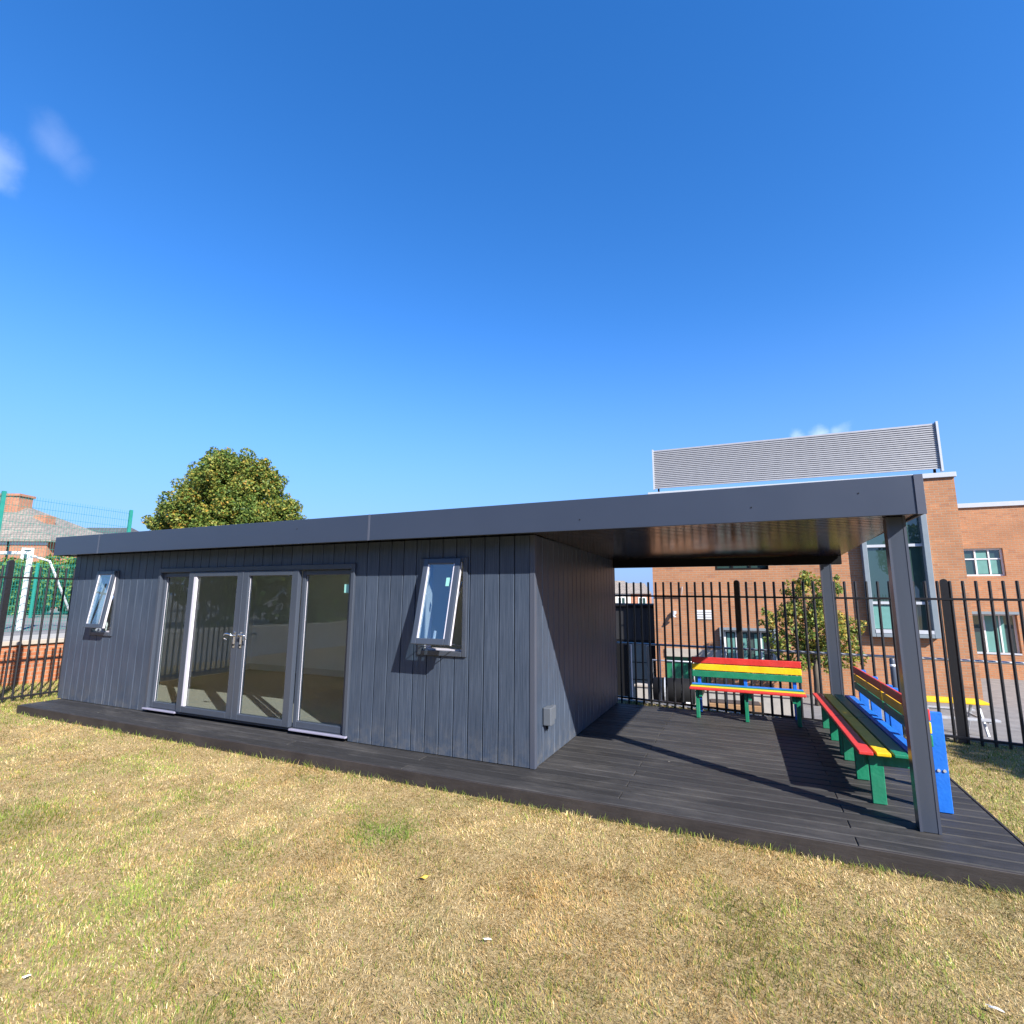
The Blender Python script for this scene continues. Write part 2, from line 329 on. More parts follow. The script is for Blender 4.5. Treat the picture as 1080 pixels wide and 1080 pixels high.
# ------------------------------------------------------------------ the deck
def coltag(o, f):
    me = o.data; a = me.color_attributes.new('col', 'FLOAT_COLOR', 'POINT')
    n = len(me.vertices)//8; c = np.ones((len(me.vertices), 4), np.float32)
    for i in range(n):
        k = f(i); c[i*8:(i+1)*8, :3] = k
    a.data.foreach_set('color', c.ravel())
H = 2.2; LX = -7.92; SD = 3.45; DL = -7.84; DR = 3.45; DF = -.49
deck = thing('deck', 'charcoal composite decking platform under the garden room and canopy', 'deck', (0,0,GZ))
b = MB(); y = DF; i = 0
while y < SD - .05:
    y1 = min(y + .135, SD - .04); x = DL; cuts = sorted([DL] + [DL + (3.6 * k + (1.5 if i % 2 else 3.1)) for k in range(4) if DL + 3.6*k + 3.1 < DR - .3] + [DR])
    for a0, a1 in zip(cuts[:-1], cuts[1:]): b.box(a0 + .0015, a1 - .0015, y, y1, .092, .12)
    y = y1 + .013; i += 1
o = b.build('deck_boards', M['deck'], deck, bevel=.006)
coltag(o, lambda i: (lambda k: (k, k, k))(random.uniform(.72, 1.32)))
b = MB().box(DL-.004, DR+.004, DF-.026, DF-.004, -.02, .116)
M['deckedge'] = mat('deck_edge_board', (.024,.019,.019), .7, .25, 14, (.15,1,1), bump=.3, bscale=40, dust=.3, dustcol=(.12,.10,.09))
b.build('edge_board', M['deckedge'], deck, bevel=.003)
MB().box(DR+.006, DR+.026, DF, SD-.04, -.02, .116).build('edge_board', M['deckedge'], deck, bevel=.003)
MB().box(DL+.02, DR-.02, DF+.02, SD-.08, -.03, .088).build('joists', M['dark'], deck)

# ------------------------------------------------------------------ garden room
room = thing('garden_room', 'long slate grey clad garden room with flat roof and open canopy', 'building', (0,0,0))
DX0, DX1, DZ1 = -5.75, -2.22, 1.955
WR = (-1.33, -.745, .975, 1.99); WL = (-7.27, -6.72, .975, 1.94)
opens = [(DX0, DX1, 0, DZ1), WR, WL]
def boards(b, u0, u1, z0, z1, first, pitch, opens, put):
    u = first; k = 0
    while u > u0: u -= pitch
    while u < u1:
        a, c = max(u, u0) + .0045, min(u + pitch, u1) - .0045; k += 1
        cuts = sorted({a, c, *[q for o in opens for q in (o[0], o[1]) if a < q < c]})
        for p, q in zip(cuts[:-1], cuts[1:]):
            m = (p + q)/2; zz = [(z0, z1)]
            for o in opens:
                if o[0] < m < o[1]:
                    nz = []
                    for s, t in zz:
                        if o[2] > s: nz.append((s, min(t, o[2])))
                        if o[3] < t: nz.append((max(s, o[3]), t))
                    zz = [x for x in nz if x[1] - x[0] > .01]
            for s, t in zz: put(p, q, s, t)
        u += pitch
b = MB(); boards(b, LX, -.05, .004, H-.004, -.05, .168, opens, lambda p,q,s,t: b.box(p,q,.001,.019,s,t))
o = b.build('front_cladding', M['clad'], room, bevel=.0055); coltag(o, lambda i: (lambda k: (k*.98, k, k*1.02))(random.uniform(.94, 1.06)))
b = MB(); boards(b, .05, SD, .004, H-.004, .05, .168, [], lambda p,q,s,t: b.box(-.019,-.001,p,q,s,t))
o = b.build('side_cladding', M['clad'], room, bevel=.007); coltag(o, lambda i: (lambda k: (k*.98, k, k*1.02))(random.uniform(.93, 1.07)))
b = MB().box(-.05,.004,-.004,.0185,.003,H-.003).box(-.0185,.004,.0187,.05,.003,H-.003)
M['trim'] = mat('corner_trim', (.065,.075,.105), .4, .06, 20, (1,1,.05))
b.build('corner_trim', M['trim'], room, bevel=.003)
# wall core with openings (dark behind the board gaps, pale inside)
def grid_wall(b, x0, x1, z0, z1, y0, y1, opens):
    xs = sorted({x0, x1, *[min(max(q, x0), x1) for o in opens for q in o[:2]]}); zs = sorted({z0, z1, *[min(max(q, z0), z1) for o in opens for q in o[2:4]]})
    for a, c in zip(xs[:-1], xs[1:]):
        for s, t in zip(zs[:-1], zs[1:]):
            if not any(o[0] < (a+c)/2 < o[1] and o[2] < (s+t)/2 < o[3] for o in opens): b.box(a, c, y0, y1, s, t)
b = MB(); grid_wall(b, LX+.002, -.021, .002, H-.002, .021, .09, opens); b.box(-.09,-.021,.091,SD-.001,.002,H-.002)
b.box(LX+.002,LX+.1,.091,SD-.001,.002,H-.002); b.box(LX+.1,-.091,SD-.1,SD-.001,.002,H-.002)
b.build('wall_core', M['dark'], room)
b = MB(); grid_wall(b, LX+.12, -.11, .05, H-.06, .092, .14, opens); b.box(-.14,-.092,.142,SD-.13,.05,H-.06)
b.box(LX+.102,LX+.14,.142,SD-.13,.05,H-.06); b.box(LX+.12,-.12,SD-.13,SD-.102,.05,H-.06)
b.box(LX+.1,-.092,.1,SD-.1,H-.058,H-.02)
b.build('interior_wall', M['inwall'], room)
MB().box(LX+.102,-.094,.093,SD-.104,.003,.048).build('interior_floor', M['carpet'], room)
b = MB().box(LX+.142,-.142,SD-.148,SD-.132,.05,.17).box(-.158,-.142,.15,SD-.15,.05,.17).box(LX+.142,LX+.158,.15,SD-.15,.05,.17)
b.build('skirting', M['inwhite'], room, bevel=.003)
MB().box(LX+.142,LX+.152,1.0,1.16,.42,.51).box(-5.2,-5.05,SD-.142,SD-.132,.42,.51).build('power_socket', M['grey'], room)

# roof
FB, FT, FO, RX = 2.183, 2.469, .27, 3.09
b = MB().box(LX-.09, RX-.004, -FO, -FO+.018, FB, FT)
b.build('fascia', M['fascia'], room, bevel=.003)
b = MB().box(LX-.09,LX-.072,-FO+.02,SD+.15,FB,FT).box(RX-.02,RX-.002,-FO+.02,SD+.15,FB,FT).box(LX-.07,RX-.022,SD+.132,SD+.15,FB-.02,FT)
b.build('side_fascia', M['fascia'], room, bevel=.003)
b = MB()
for x in (-6.847, -1.845): b.box(x-.014, x+.014, -FO-.003, -FO, FB-.001, FT+.001)
b.box(RX-.048, RX+.006, -FO-.007, -FO-.0005, FB-.002, FT+.002)
M['joint'] = mat('fascia_joint', (.08,.09,.125), .4, .05)
b.build('joint_strip', M['joint'], room, bevel=.001)
MB().box(LX-.07, RX-.024, -FO+.02, SD+.13, FT-.07, FT-.03).build('roof_deck', M['dark'], room)
b = MB()
for x, z in ((-2.9,2.36),(.55,2.28),(1.97,2.3),(2.7,2.36)):   # fixings in the fascia
    b.tube([(x,-FO-.001,z),(x,-FO-.004,z)], .005, 8)
b.build('fixing', M['dark'], room)
# soffit strips run along x and fall slightly to the back
b = MB(); y = -FO+.022
zs = lambda y: 2.199 - .016*max(0, y)
while y < SD + .12:
    y1 = min(y + .1, SD + .125)
    if y1 - y > .02:
        x0 = LX-.07 if y1 < .0 else .012
        a, c = zs(y), zs(y1 - .014)
        b.add([(x0,y,a),(RX-.024,y,a),(RX-.024,y1-.014,c),(x0,y1-.014,c),(x0,y,a+.012),(RX-.024,y,a+.012),(RX-.024,y1-.014,c+.012),(x0,y1-.014,c+.012)],
              [(0,3,2,1),(4,5,6,7),(0,1,5,4),(1,2,6,5),(2,3,7,6),(3,0,4,7)])
    y = y1
b.build('soffit', M['soffit'], room, bevel=.004)
MB().box(LX-.07, RX-.024, -FO+.02, SD+.13, 2.225, 2.235).build('soffit_backing', M['dark'], room)
MB().box(.012, RX-.03, 3.26, 3.38, 2.035, 2.155).build('canopy_beam', M['dark'], room, bevel=.003)
# posts, with raised edge strips
def post(x0, x1, y0, y1, z1):
    b = MB().box(x0, x1, y0, y1, .001, z1)
    w = x1 - x0; o = b.build('post', M['upvc'], room, bevel=.004)
    s = MB()
    s.box(x0-.003, x0+.014, y0-.003, y0-.0002, .002, z1-.001).box(x1-.014, x1+.003, y0-.003, y0-.0002, .002, z1-.001)
    s.box(x1+.0002, x1+.003, y0+.0002, y0+.016, .002, z1-.001)
    s.build('edge_strip', M['trim'], o)
post(2.892, 3.008, -.082, .035, 2.196); post(2.812, 2.935, 3.262, 3.378, 2.036)

# glazed door screen
dr = MB()
dr.box(DX0, DX0+.05, -.03, .10, .035, DZ1).box(DX1-.05, DX1, -.03, .10, .035, DZ1).box(DX0+.051, DX1-.051, -.03, .10, DZ1-.06, DZ1)
dr.box(DX0+.051, DX1-.051, -.01, .10, .035, .062)
door_frame = dr.build('door_frame', M['upvc'], room, bevel=.004)
MB().box(DX0-.01, -5.08, -.05, -.011, .040, .062).box(-3.05, DX1+.01, -.05, -.011, .040, .062).build('sill', M['lilac_edge'], door_frame, bevel=.004)
def leaf(name, x0, x1, yf, st, deep=.006, z0=.07, z1=1.89, bead=M['white_upvc'], rail=.075):
    """one glazed panel: frame, slim white bead, pane"""
    f = MB().box(x0, x0+st, yf, yf+.06, z0, z1).box(x1-st, x1, yf, yf+.06, z0, z1).box(x0+st+.0005, x1-st-.0005, yf, yf+.06, z0, z0+rail).box(x0+st+.0005, x1-st-.0005, yf, yf+.06, z1-.06, z1)
    o = f.build(name, M['upvc'], room, bevel=.006, seg=2)
    g0, g1, h0, h1 = x0+st, x1-st, z0+rail, z1-.06
    MB().box(g0+.001, g1-.001, yf+.034, yf+.036, h0+.001, h1-.001).build('pane', M['glass'], o)
    bd = MB().box(g0+.0006, g0+deep, yf+(.004 if deep > .03 else .027), yf+.033, h0+.002, h1-.002).box(g1-.008, g1-.0006, yf+.016, yf+.030, h0+.012, h1-.012)
    bd.build('bead', bead, o, bevel=.002)
    return o, (g0, g1, h0, h1)
leaf('fixed_window', DX0+.052, -5.075, .012, .055, z0=.064)
leaf('fixed_window', -3.055, DX1-.052, .012, .055, z0=.064)
dl, g1 = leaf('door', -5.068, -4.022, -.045, .10, .052)
dr_, g2 = leaf('door', -4.018, -3.062, -.045, .105)
MB().box(-4.03,-4.004,-.0515,-.0458,.075,1.885).build('meeting_strip', M['upvc'], dr_, bevel=.002)
MB().box(-3.040+.62, -3.04+.70, .0445, .0455, 1.62, 1.72).build('sticker', M['sticker'], room)
for d, x, s in ((dl, -4.075, -1), (dr_, -3.955, 1)):
    MB().box(x-.017, x+.017, -.0535, -.0455, .93, 1.13).build('handle_plate', M['chrome'], d, bevel=.006, seg=2)
    MB().tube([(x,-.05,1.075),(x,-.09,1.08),(x+s*.03,-.105,1.10),(x+s*.09,-.108,1.105),(x+s*.125,-.10,1.085),(x+s*.13,-.092,1.045),(x+s*.095,-.09,1.03)], [.011,.011,.012,.011,.010,.009,.007], 10).build('handle', M['chrome'], d, smooth=True)
    MB().tube([(x,-.05,.965),(x,-.066,.965)], .012, 12).build('lock', M['dark'], d)

# top-hung windows
def window(op, sx0, sx1, out, ztop, length):
    x0, x1, z0, z1 = op; t = .052
    f = MB().box(x0, x0+t, -.02, .10, z0, z1).box(x1-t, x1, -.02, .10, z0, z1).box(x0+t+.0005, x1-t-.0005, -.02, .10, z0, z0+t).box(x0+t+.0005, x1-t-.0005, -.02, .10, z1-t, z1)
    fo = f.build('window_frame', M['upvc'], room, bevel=.006, seg=2)
    MB().box(x0+t+.001, x1-t-.001, .05, .14, z0+t-.02, z0+t+.012).box(x0+t+.0012, x0+t+.014, .03, .14, z0+t+.013, z1-t-.002).box(x1-t-.014, x1-t-.0012, .03, .14, z0+t+.013, z1-t-.002).build('window_reveal', M['white_upvc'], fo)
    ang = math.asin(out/length)
    Mx = Matrix.Translation((0, -.045, ztop)) @ Matrix.Rotation(-ang, 4, 'X')
    s = .062; L = length
    q = MB(); q.xbox(Mx, sx0, sx0+s, 0, .03, -L, 0); q.xbox(Mx, sx1-s, sx1, 0, .03, -L, 0); q.xbox(Mx, sx0+s+.0005, sx1-s-.0005, 0, .03, -L, -L+s); q.xbox(Mx, sx0+s+.0005, sx1-s-.0005, 0, .03, -s, 0)
    so = q.build('sash', M['upvc'], room, bevel=.007, seg=2)
    q = MB(); q.xbox(Mx, sx0+.004, sx0+s, .0305, .062, -L+.003, -.004); q.xbox(Mx, sx1-s, sx1-.004, .0305, .062, -L+.003, -.004); q.xbox(Mx, sx0+s+.001, sx1-s-.001, .0305, .062, -L+.003, -L+s); q.xbox(Mx, sx0+s+.001, sx1-s-.001, .0305, .062, -s, -.004)
    q.build('sash_inner_edge', M['white_upvc'], so, bevel=.003)
    q = MB(); q.xbox(Mx, sx0+s+.001, sx1-s-.001, .014, .018, -L+s+.001, -s-.001); q.build('pane', M['sash_glass'], so)
    q = MB(); q.xbox(Mx, sx0+s-.001, sx0+s+.012, .004, .0135, -L+s, -s); q.xbox(Mx, sx1-s-.012, sx1-s+.001, .004, .0135, -L+s, -s); q.build('bead', M['white_upvc'], so)
    # friction stays and handle
    q = MB()
    for xx in (sx0+.02, sx1-.02):
        a = Mx @ Vector((xx, .06, -L*.55)); q.tube([a, (xx, .03, ztop-.25)], .006, 6)
        a = Mx @ Vector((xx, .06, -L+.03)); q.tube([a, (xx, .03, z0+t+.05)], .005, 6)
    q.build('stay', M['chrome'], so)
    q = MB(); q.xbox(Mx, (sx0+sx1)/2-.012, (sx0+sx1)/2+.012, .0625, .085, -L+.02, -L+.15); q.build('handle', M['white_upvc'], so, bevel=.004)
    return so, Mx
so, Mx = window(WR, -1.262, -.812, .20, 1.985, .90)
q = MB(); q.xbox(Mx, -.955, -.915, .0115, .0135, -.30, -.21); q.build('sticker', M['sticker'], so)
window(WL, -7.215, -6.765, .10, 1.94, .85)
# socket box on the canopy wall
q = MB().box(.001,.085,.21,.33,.345,.515).box(.001,.05,.3315,.47,.36,.50)
bx = q.build('socket_box', M['grey'], room, bevel=.01, seg=2)
MB().tube([(.03,.25,.344),(.03,.25,.29)], [.018,.004], 8).build('cable_gland', M['dark'], bx)

# ------------------------------------------------------------------ benches
def bench(label):
    """origin at the middle of the front legs' line on the floor; x along the bench, +y to the back"""
    t = thing('rainbow_bench', label, 'bench', group='rainbow painted wooden benches')
    hl = .69; zt = .40
    cols = ['red', 'yellow', 'green', 'blue']
    for k, c in enumerate(cols):
        y = -.075 + k*.117
        MB().box(-hl, hl, y, y+.098, zt-.028, zt).build('seat_slat', M[c], t, bevel=.006, seg=2)
    for k, c in enumerate(['red', 'yellow', 'green']):
        z1 = .752 - k*.094
        MB().box(-hl, hl, .392, .416, z1-.084, z1).build('back_slat', M[c], t, bevel=.006, seg=2)
    for x in (-.60, 0, .60):
        MB().box(x-.022, x+.022, 0, .095, 0, zt-.03).build('front_leg', M['green'], t, bevel=.004)
        l = MB().box(x-.022, x+.022, .418, .508, 0, .722).build('rear_leg', M['blue'], t, bevel=.004)
        for yy in (.445, .482):
            for sx in (-1, 1):
                if abs(x + sx*.6) > 1.1 or x*sx > 0: MB().tube([(x+sx*.0225, yy, .30),(x+sx*.029, yy, .30)], .011, 10).build('bolt', M['galv'], l)
        MB().box(x-.066 if x > 0 else x+.024, x-.024 if x > 0 else x+.066, -.02, .41, zt-.125, zt-.03).build('bearer', M['green'], t, bevel=.004)
    return t
b1 = bench('rainbow slatted bench facing the camera in front of the black fence')
b1.location = (1.80, 2.90, 0); b1.rotation_euler = (0,0,0)
b2 = copy_tree(b1); b2['label'] = 'rainbow bench nearest the canopy post, its blue back leg showing beside the post'
b2.location = (2.690, 1.0, 0); b2.rotation_euler = (0,0,R(-90) + R(1.0))
b3 = copy_tree(b1); b3['label'] = 'rainbow bench at the far end of the two in a row along the open side'
b3.location = (2.664, 2.39, 0); b3.rotation_euler = (0,0,R(-90) + R(1.0))

# ------------------------------------------------------------------ steel fences
def bar_mesh(h):
    b = MB(); b.tube([(0,0,0),(0,0,h-.006),(0,0,h)], [.017,.017,.010], 8); return b
def post_mesh(h):
    b = MB(); w = .038
    pts = [(-w,0),(w,0)]
    n = 8; outline = [(-w, 0), (w, 0), (w, h-w)] + [(w*math.cos(a*math.pi/n), h-w + w*math.sin(a*math.pi/n)) for a in range(1, n)] + [(-w, h-w)]
    k = len(outline)
    vs = [(x, -.035, z) for x, z in outline] + [(x, .035, z) for x, z in outline]
    fs = [tuple(range(k)), tuple(range(2*k-1, k-1, -1))] + [(i, (i+1) % k, k+(i+1) % k, k+i) for i in range(k)]
    return b.add(vs, fs)
def bar_fence(t, s0, s1, posts, hbar, hpost, rails, pitch=.1235, phase=-.064, dz=0):
    first = None; s = phase
    while s > s0: s -= pitch
    s += pitch
    while s < s1:
        if all(abs(s - q) > .055 for q in posts):
            if first is None: first = bar_mesh(hbar).build('bar', M['fence'], t, loc=(s,0,0))
            else:
                c = first.copy(); C.objects.link(c); c.parent = t; c.location = (s, 0, 0)
        s += pitch
    for q in posts:
        post_mesh(hpost).build('post', M['fence'], t, loc=(q,.02,0))
    for z in rails:
        MB().box(s0, s1, -.02, .02, z-.014, z+.014).build('rail', M['fence'], t, bevel=.002)
fr = math.atan2(FD.y, FD.x)
f1 = thing('railing_fence', 'tall black vertical bar fence behind the canopy, running off to the right', 'fence', (FA.x, FA.y, GZ-.02), fr)
bar_fence(f1, -1.9, 9.9, [-.64, 1.78, 4.202, 6.62, 9.04], 1.975, 2.0, [.115, 1.75])
f1.rotation_euler = (0, R(.35), fr)
f2 = thing('railing_fence', 'black vertical bar fence at the left end of the garden room before the brick wall', 'fence', (-8.95, 0, GZ-.02), R(90))
bar_fence(f2, -3.9, 5.3, [-2.8, -.385, 2.03, 4.45], 2.175, 2.27, [.09, 1.99], phase=-.235)
# galvanised handrail just beyond the back fence
hr = thing('handrail', 'thin galvanised handrail with pale posts just beyond the back fence', 'handrail', (FA.x + FN.x*.32, FA.y + FN.y*.32, -.34), fr)
MB().tube([(-.25,0,1.15),(7.5,0,1.17)], .017, 8).build('rail', M['galv'], hr, smooth=True)
for s in (-.02, .30): MB().box(s-.024, s+.024, -.024, .024, 0, 1.13).build('post', M['white'], hr, bevel=.003)
for s in (.49, 1.5, 3.4, 5.4, 7.3): MB().tube([(s,0,0),(s,0,1.14)], .012, 8).build('post', M['galv'], hr, smooth=True)

# ------------------------------------------------------------------ green mesh fence and goal
def mesh_fence(t, posts, h, wires=True, mat=M['greenfence']):
    for q in posts: MB().box(q-.04, q+.04, -.03, .03, 0, h+.03).build('post', mat, t, bevel=.004)
    for a, c in zip(posts[:-1], posts[1:]):
        b = MB(); x = a + .07
        while x < c - .05: b.box(x-.0022, x+.0022, -.0022, .0022, .03, h); x += .06
        z = .05
        while z < h + .01: b.box(a+.04, c-.04, -.008, .008, z-.003, z+.003); z += .2
        b.build('mesh_panel', mat, t)
g1_ = thing('mesh_fence', 'tall green welded mesh fence with green posts beside the pitch', 'fence', (-14.22, 1.41, UZ), R(90+3))
mesh_fence(g1_, [-5.9, -2.95, 0, 2.95], 3.33)
g2_ = thing('mesh_fence', 'green mesh fence at the far side of the pitch in front of the hedge', 'fence', (-25.2, 5.6, UZ), R(24))
mesh_fence(g2_, [-6, -3, 0, 1.85, 5, 8, 11], 2.1)
gl = thing('football_goal', 'white metal football goal with a slanting back stay on the pitch', 'goal', (-15.24, 2.53, UZ), R(24.2))
MB().box(-.045,.045,-.045,.045,0,1.95).build('goal_post', M['white'], gl, bevel=.006)
MB().box(-2.45,-2.36,-.045,.045,0,1.95).build('goal_post', M['white'], gl, bevel=.006)
MB().box(-2.45,.045,-.045,.045,1.951,2.03).build('crossbar', M['white'], gl, bevel=.006)
MB().tube([(0,0,1.93),(.22,.35,1.80),(.62,1.0,.05)], .032, 8).build('stay', M['white'], gl, smooth=True)
MB().tube([(-2.4,0,1.93),(-2.3,.35,1.80),(-2.1,1.0,.05)], .032, 8).build('stay', M['white'], gl, smooth=True)

# ------------------------------------------------------------------ trees
def leaf_cloud(name, clumps, n, size, cols, mat, parent, sub=0):
    """clumps: (x,y,z,r[,zs]); leaves lie mostly in the outer shell of each clump"""
    cl = np.array([c[:4] for c in clumps], float)
    if sub:
        ex = [[*c[:3], c[3]*.6] for c in cl]
        for c in cl:
            for _ in range(sub):
                d = rng.normal(size=3); d /= np.linalg.norm(d); d[2] = d[2]*.9 + .1
                ex.append([*(c[:3] + d*c[3]*rng.uniform(.45, 1.02)), c[3]*rng.uniform(.15, .36)])
        cl = np.array(ex)
    w = cl[:,3]**2; w /= w.sum()
    idx = rng.choice(len(cl), n, p=w)
    d = rng.normal(size=(n,3)); d /= np.linalg.norm(d, axis=1)[:,None]
    # lumpy shell: many small sprays on each clump
    ns = 26; sp = rng.normal(size=(len(cl), ns, 3)); sp /= np.linalg.norm(sp, axis=2)[:,:,None]
    near = (sp[idx] * d[:,None,:]).sum(2).max(1)
    keep = rng.random(n) < np.clip((near - .70)/.22, .10, 1)
    rr = cl[idx,3] * (.60 + .46*rng.random(n)**.6 * (.75 + .35*near))
    P = cl[idx,:3] + d*rr[:,None]
    P = P[keep]; d = d[keep]; idx = idx[keep]; n = len(P)
    nrm = d*.6 + rng.normal(size=(n,3))*.7 + np.array([0,0,.45]); nrm /= np.linalg.norm(nrm, axis=1)[:,None]
    a = np.cross(nrm, rng.normal(size=(n,3))); a /= np.linalg.norm(a, axis=1)[:,None]; b = np.cross(nrm, a)
    s = size*(.6 + .8*rng.random(n))[:,None]
    V = np.stack([P - a*s, P - b*s*.55 + nrm*s*.12, P + a*s, P + b*s*.55 + nrm*s*.12], 1).reshape(-1,3)
    F = np.arange(4*n).reshape(n,4)
    tone = rng.random(len(cl))
    pick = np.clip((rng.random(n)*.65 + tone[idx]*.35), 0, .999); cols = np.array(cols)
    c = cols[(pick*len(cols)).astype(int)] * (.72 + .4*rng.random(n))[:,None]
    return npmesh(name, V, F, mat, np.repeat(c, 4, 0), parent)
def limb(b, p, q, r0, r1):
    p = Vector(p); q = Vector(q); L = (q-p).length; pts = [p]
    for i in range(1, 5):
        pts.append(p.lerp(q, i/5) + Vector((random.uniform(-1,1), random.uniform(-1,1), random.uniform(-.3,.8)))*L*.05)
    pts.append(q); b.tube(pts, [r0 + (r1-r0)*i/5 for i in range(6)], 7)
def tree(label, loc, trunk, rad, clumps, n, size, cols, group=None, name='tree', sub=0):
    t = thing(name, label, 'tree', loc, 0, group)
    b = MB(); b.tube([(0,0,-.3),(rad*.2,0,trunk*.4),(0,rad*.3,trunk*.8),(0,0,trunk)], [rad*1.35, rad, rad*.85, rad*.7], 10)
    fork = Vector((0,0,trunk*.9))
    for c in clumps: limb(b, fork, (c[0], c[1], c[2]), rad*.5, rad*.08)
    b.build('trunk', M['bark'], t, smooth=True)
    leaf_cloud('crown', clumps, n, size, cols, M['leaf'], t, sub)
    return t
autumn = [(.03,.065,.016),(.065,.12,.022),(.10,.165,.03),(.15,.21,.04),(.20,.25,.05),(.25,.26,.05),(.33,.28,.05),(.42,.25,.04)]
greens = [(.025,.06,.012),(.045,.095,.02),(.07,.13,.025),(.09,.16,.03),(.14,.19,.04)]
# big tree behind the roof: crown is built in a frame square to the view
def vf(loc, pts):   # local (right, away, up, r) -> world offsets
    c, s = math.cos(R(24.2)), math.sin(R(24.2))
    return [(x*c - y*s, x*s + y*c, z, r) for x, y, z, r in pts]
pts = [(0.1,0,8.2,1.75),(-1.5,.2,7.6,1.3),(1.7,.2,7.7,1.35),(-.9,.3,7.5,1.6),(1.0,.4,7.7,1.55),(.2,-1.2,7.0,1.8),(-2.3,0,6.6,1.35),(-3.3,.2,5.5,1.25),(2.4,.2,6.0,1.5),(3.3,0,5.2,1.2),(-1.2,-1.2,5.6,1.7),(1.4,-1.3,5.4,1.6),
       (-2.9,-.8,4.6,1.4),(3.0,-.6,4.4,1.3),(0,-1.8,4.4,1.8),(0,1.6,6.4,1.9),(-1.4,1.6,5,1.8),(1.6,1.6,5,1.8),(-4.0,0,4.8,.9),(3.9,.2,4.9,.8),(-2.9,.3,7.1,.8),(-.4,-.6,8.5,1.1),(3.4,.1,6.1,.7)]
tree('large round tree turning yellow and orange, rising behind the roof', (-27.15,17.25,UZ+.3), 3.2, .32, vf(None, pts), 100000, .09, autumn, sub=26)
pts = [(0,0,12.6,.9),(.8,0,12.0,.8),(-.7,0,12.0,.8),(0,0,10.5,2),(1.5,0,9.5,1.8),(-1.5,0,9.5,1.8),(0,0,8,2.4)]
tree('tree whose green tip just shows over the roof edge right of the big tree', (-29.5,46.9,-1.6), 6, .3, vf(None, pts), 16000, .16, greens, sub=6)
# slim tree against the school wall
pts = [(-.1,0,2.55,.62),(.35,.1,2.35,.6),(-.55,0,2.3,.55),(.0,-.2,1.85,.75),(-.75,.1,1.65,.5),(.7,0,1.7,.6),(.95,0,2.05,.42),(.25,.2,1.25,.62),(-.35,.1,1.15,.5),(.85,.1,1.15,.45),(.5,-.1,3.05,.4),(-.3,0,3.1,.42),(-1.05,0,2.25,.35),(.05,0,3.35,.34)]
tree('slender bushy tree with yellowing leaves against the school wall', (3.5,12.4,-1.4), 1.5, .09, [(a*1.14,b_*1.14,z+.15,r) for a,b_,z,r in vf(None, pts)], 12000, .048, autumn[1:8]+[(.2,.24,.05)], sub=9)
# tree out at the right whose shade falls across the fence foot
pts = [(0,0,4.4,1.2),(1,0,3.9,1.1),(-.9,.3,3.9,1.0),(.2,.9,3.6,1.1),(.1,-.9,3.5,1.0)]
tree('garden tree standing on the lawn at the far right of the fence', (11.3,-.9,GZ), 2.4, .14, pts, 12000, .09, greens)
# hedge along the far side of the pitch
hd = thing('hedge', 'bright green shrubby hedge beyond the pitch and goal', 'hedge', (-27.2, 8.6, UZ), R(24.2))
pts = [(x + random.uniform(-.3,.3), random.uniform(-.5,.6), random.uniform(.4,1.9) + .15*max(0, x+.5), random.uniform(.55,.85)) for x in np.linspace(-5, 7.5, 44)]
leaf_cloud('foliage', pts, 45000, .09, [(.04,.09,.015),(.08,.15,.02),(.13,.22,.03),(.2,.28,.05)], M['leaf'], hd)

hd2 = thing('hedge', 'unseen dark hedge added along the left edge of the lawn to darken the door reflections', 'hedge', (-12.2, -14, GZ))  # added out of view so the door glass mirrors dark green
pts = [(random.uniform(-.4,.4), yy, random.uniform(.7,2.9), random.uniform(.7,1.0)) for yy in np.linspace(-13, 9, 60)]
leaf_cloud('foliage', pts, 26000, .12, greens, M['leaf'], hd2)
# ------------------------------------------------------------------ houses
def hip(b, x0, x1, y0, y1, z, h, over=.3, inset=None):
    x0 -= over; x1 += over; y0 -= over; y1 += over; i = inset or (y1-y0)/2; m = (y0+y1)/2
    v = [(x0,y0,z),(x1,y0,z),(x1,y1,z),(x0,y1,z),(x0+i,m,z+h),(x1-i,m,z+h),(x0,y0,z-.12),(x1,y0,z-.12),(x1,y1,z-.12),(x0,y1,z-.12)]
    b.add(v, [(0,1,5,4),(1,2,5),(2,3,4,5),(3,0,4),(6,7,1,0),(7,8,2,1),(8,9,3,2),(9,6,0,3),(9,8,7,6)])
def pane_window(parent, x0, x1, z0, z1, y, cols=2, framemat=None, glassmat=None, transom=None, t=.07, blinds=False):
    framemat = framemat or M['white']; b = MB()
    b.box(x0,x0+t,y-.05,y+.03,z0,z1).box(x1-t,x1,y-.05,y+.03,z0,z1).box(x0+t,x1-t,y-.05,y+.03,z0,z0+t).box(x0+t,x1-t,y-.05,y+.03,z1-t,z1)
    for k in range(1, cols): xm = x0 + (x1-x0)*k/cols; b.box(xm-t*.4, xm+t*.4, y-.045, y+.03, z0+t, z1-t)
    if transom: b.box(x0+t, x1-t, y-.04, y+.03, transom-t*.4, transom+t*.4)
    o = b.build('window', framemat, parent)
    MB().box(x0+t, x1-t, y, y+.012, z0+t, z1-t).build('pane', glassmat or M['winglass'], o)
    return o
h1 = thing('brick_house', 'orange brick house with stone tiled hip roof and two chimneys', 'house', (-41.37,13.07,UZ), R(24.2))
b = MB().box(-12, 1.75, 0, 8.5, -.2, 4.4).box(1.751, 4.0, 1.2, 7.5, -.2, 4.2); b.build('wall', M['brick3'], h1)
MB().box(-12.05, 1.8, -.05, .0, 4.1, 4.42).box(1.9, 4.1, 1.15, 1.19, 3.95, 4.2).build('eaves_band', M['white'], h1)
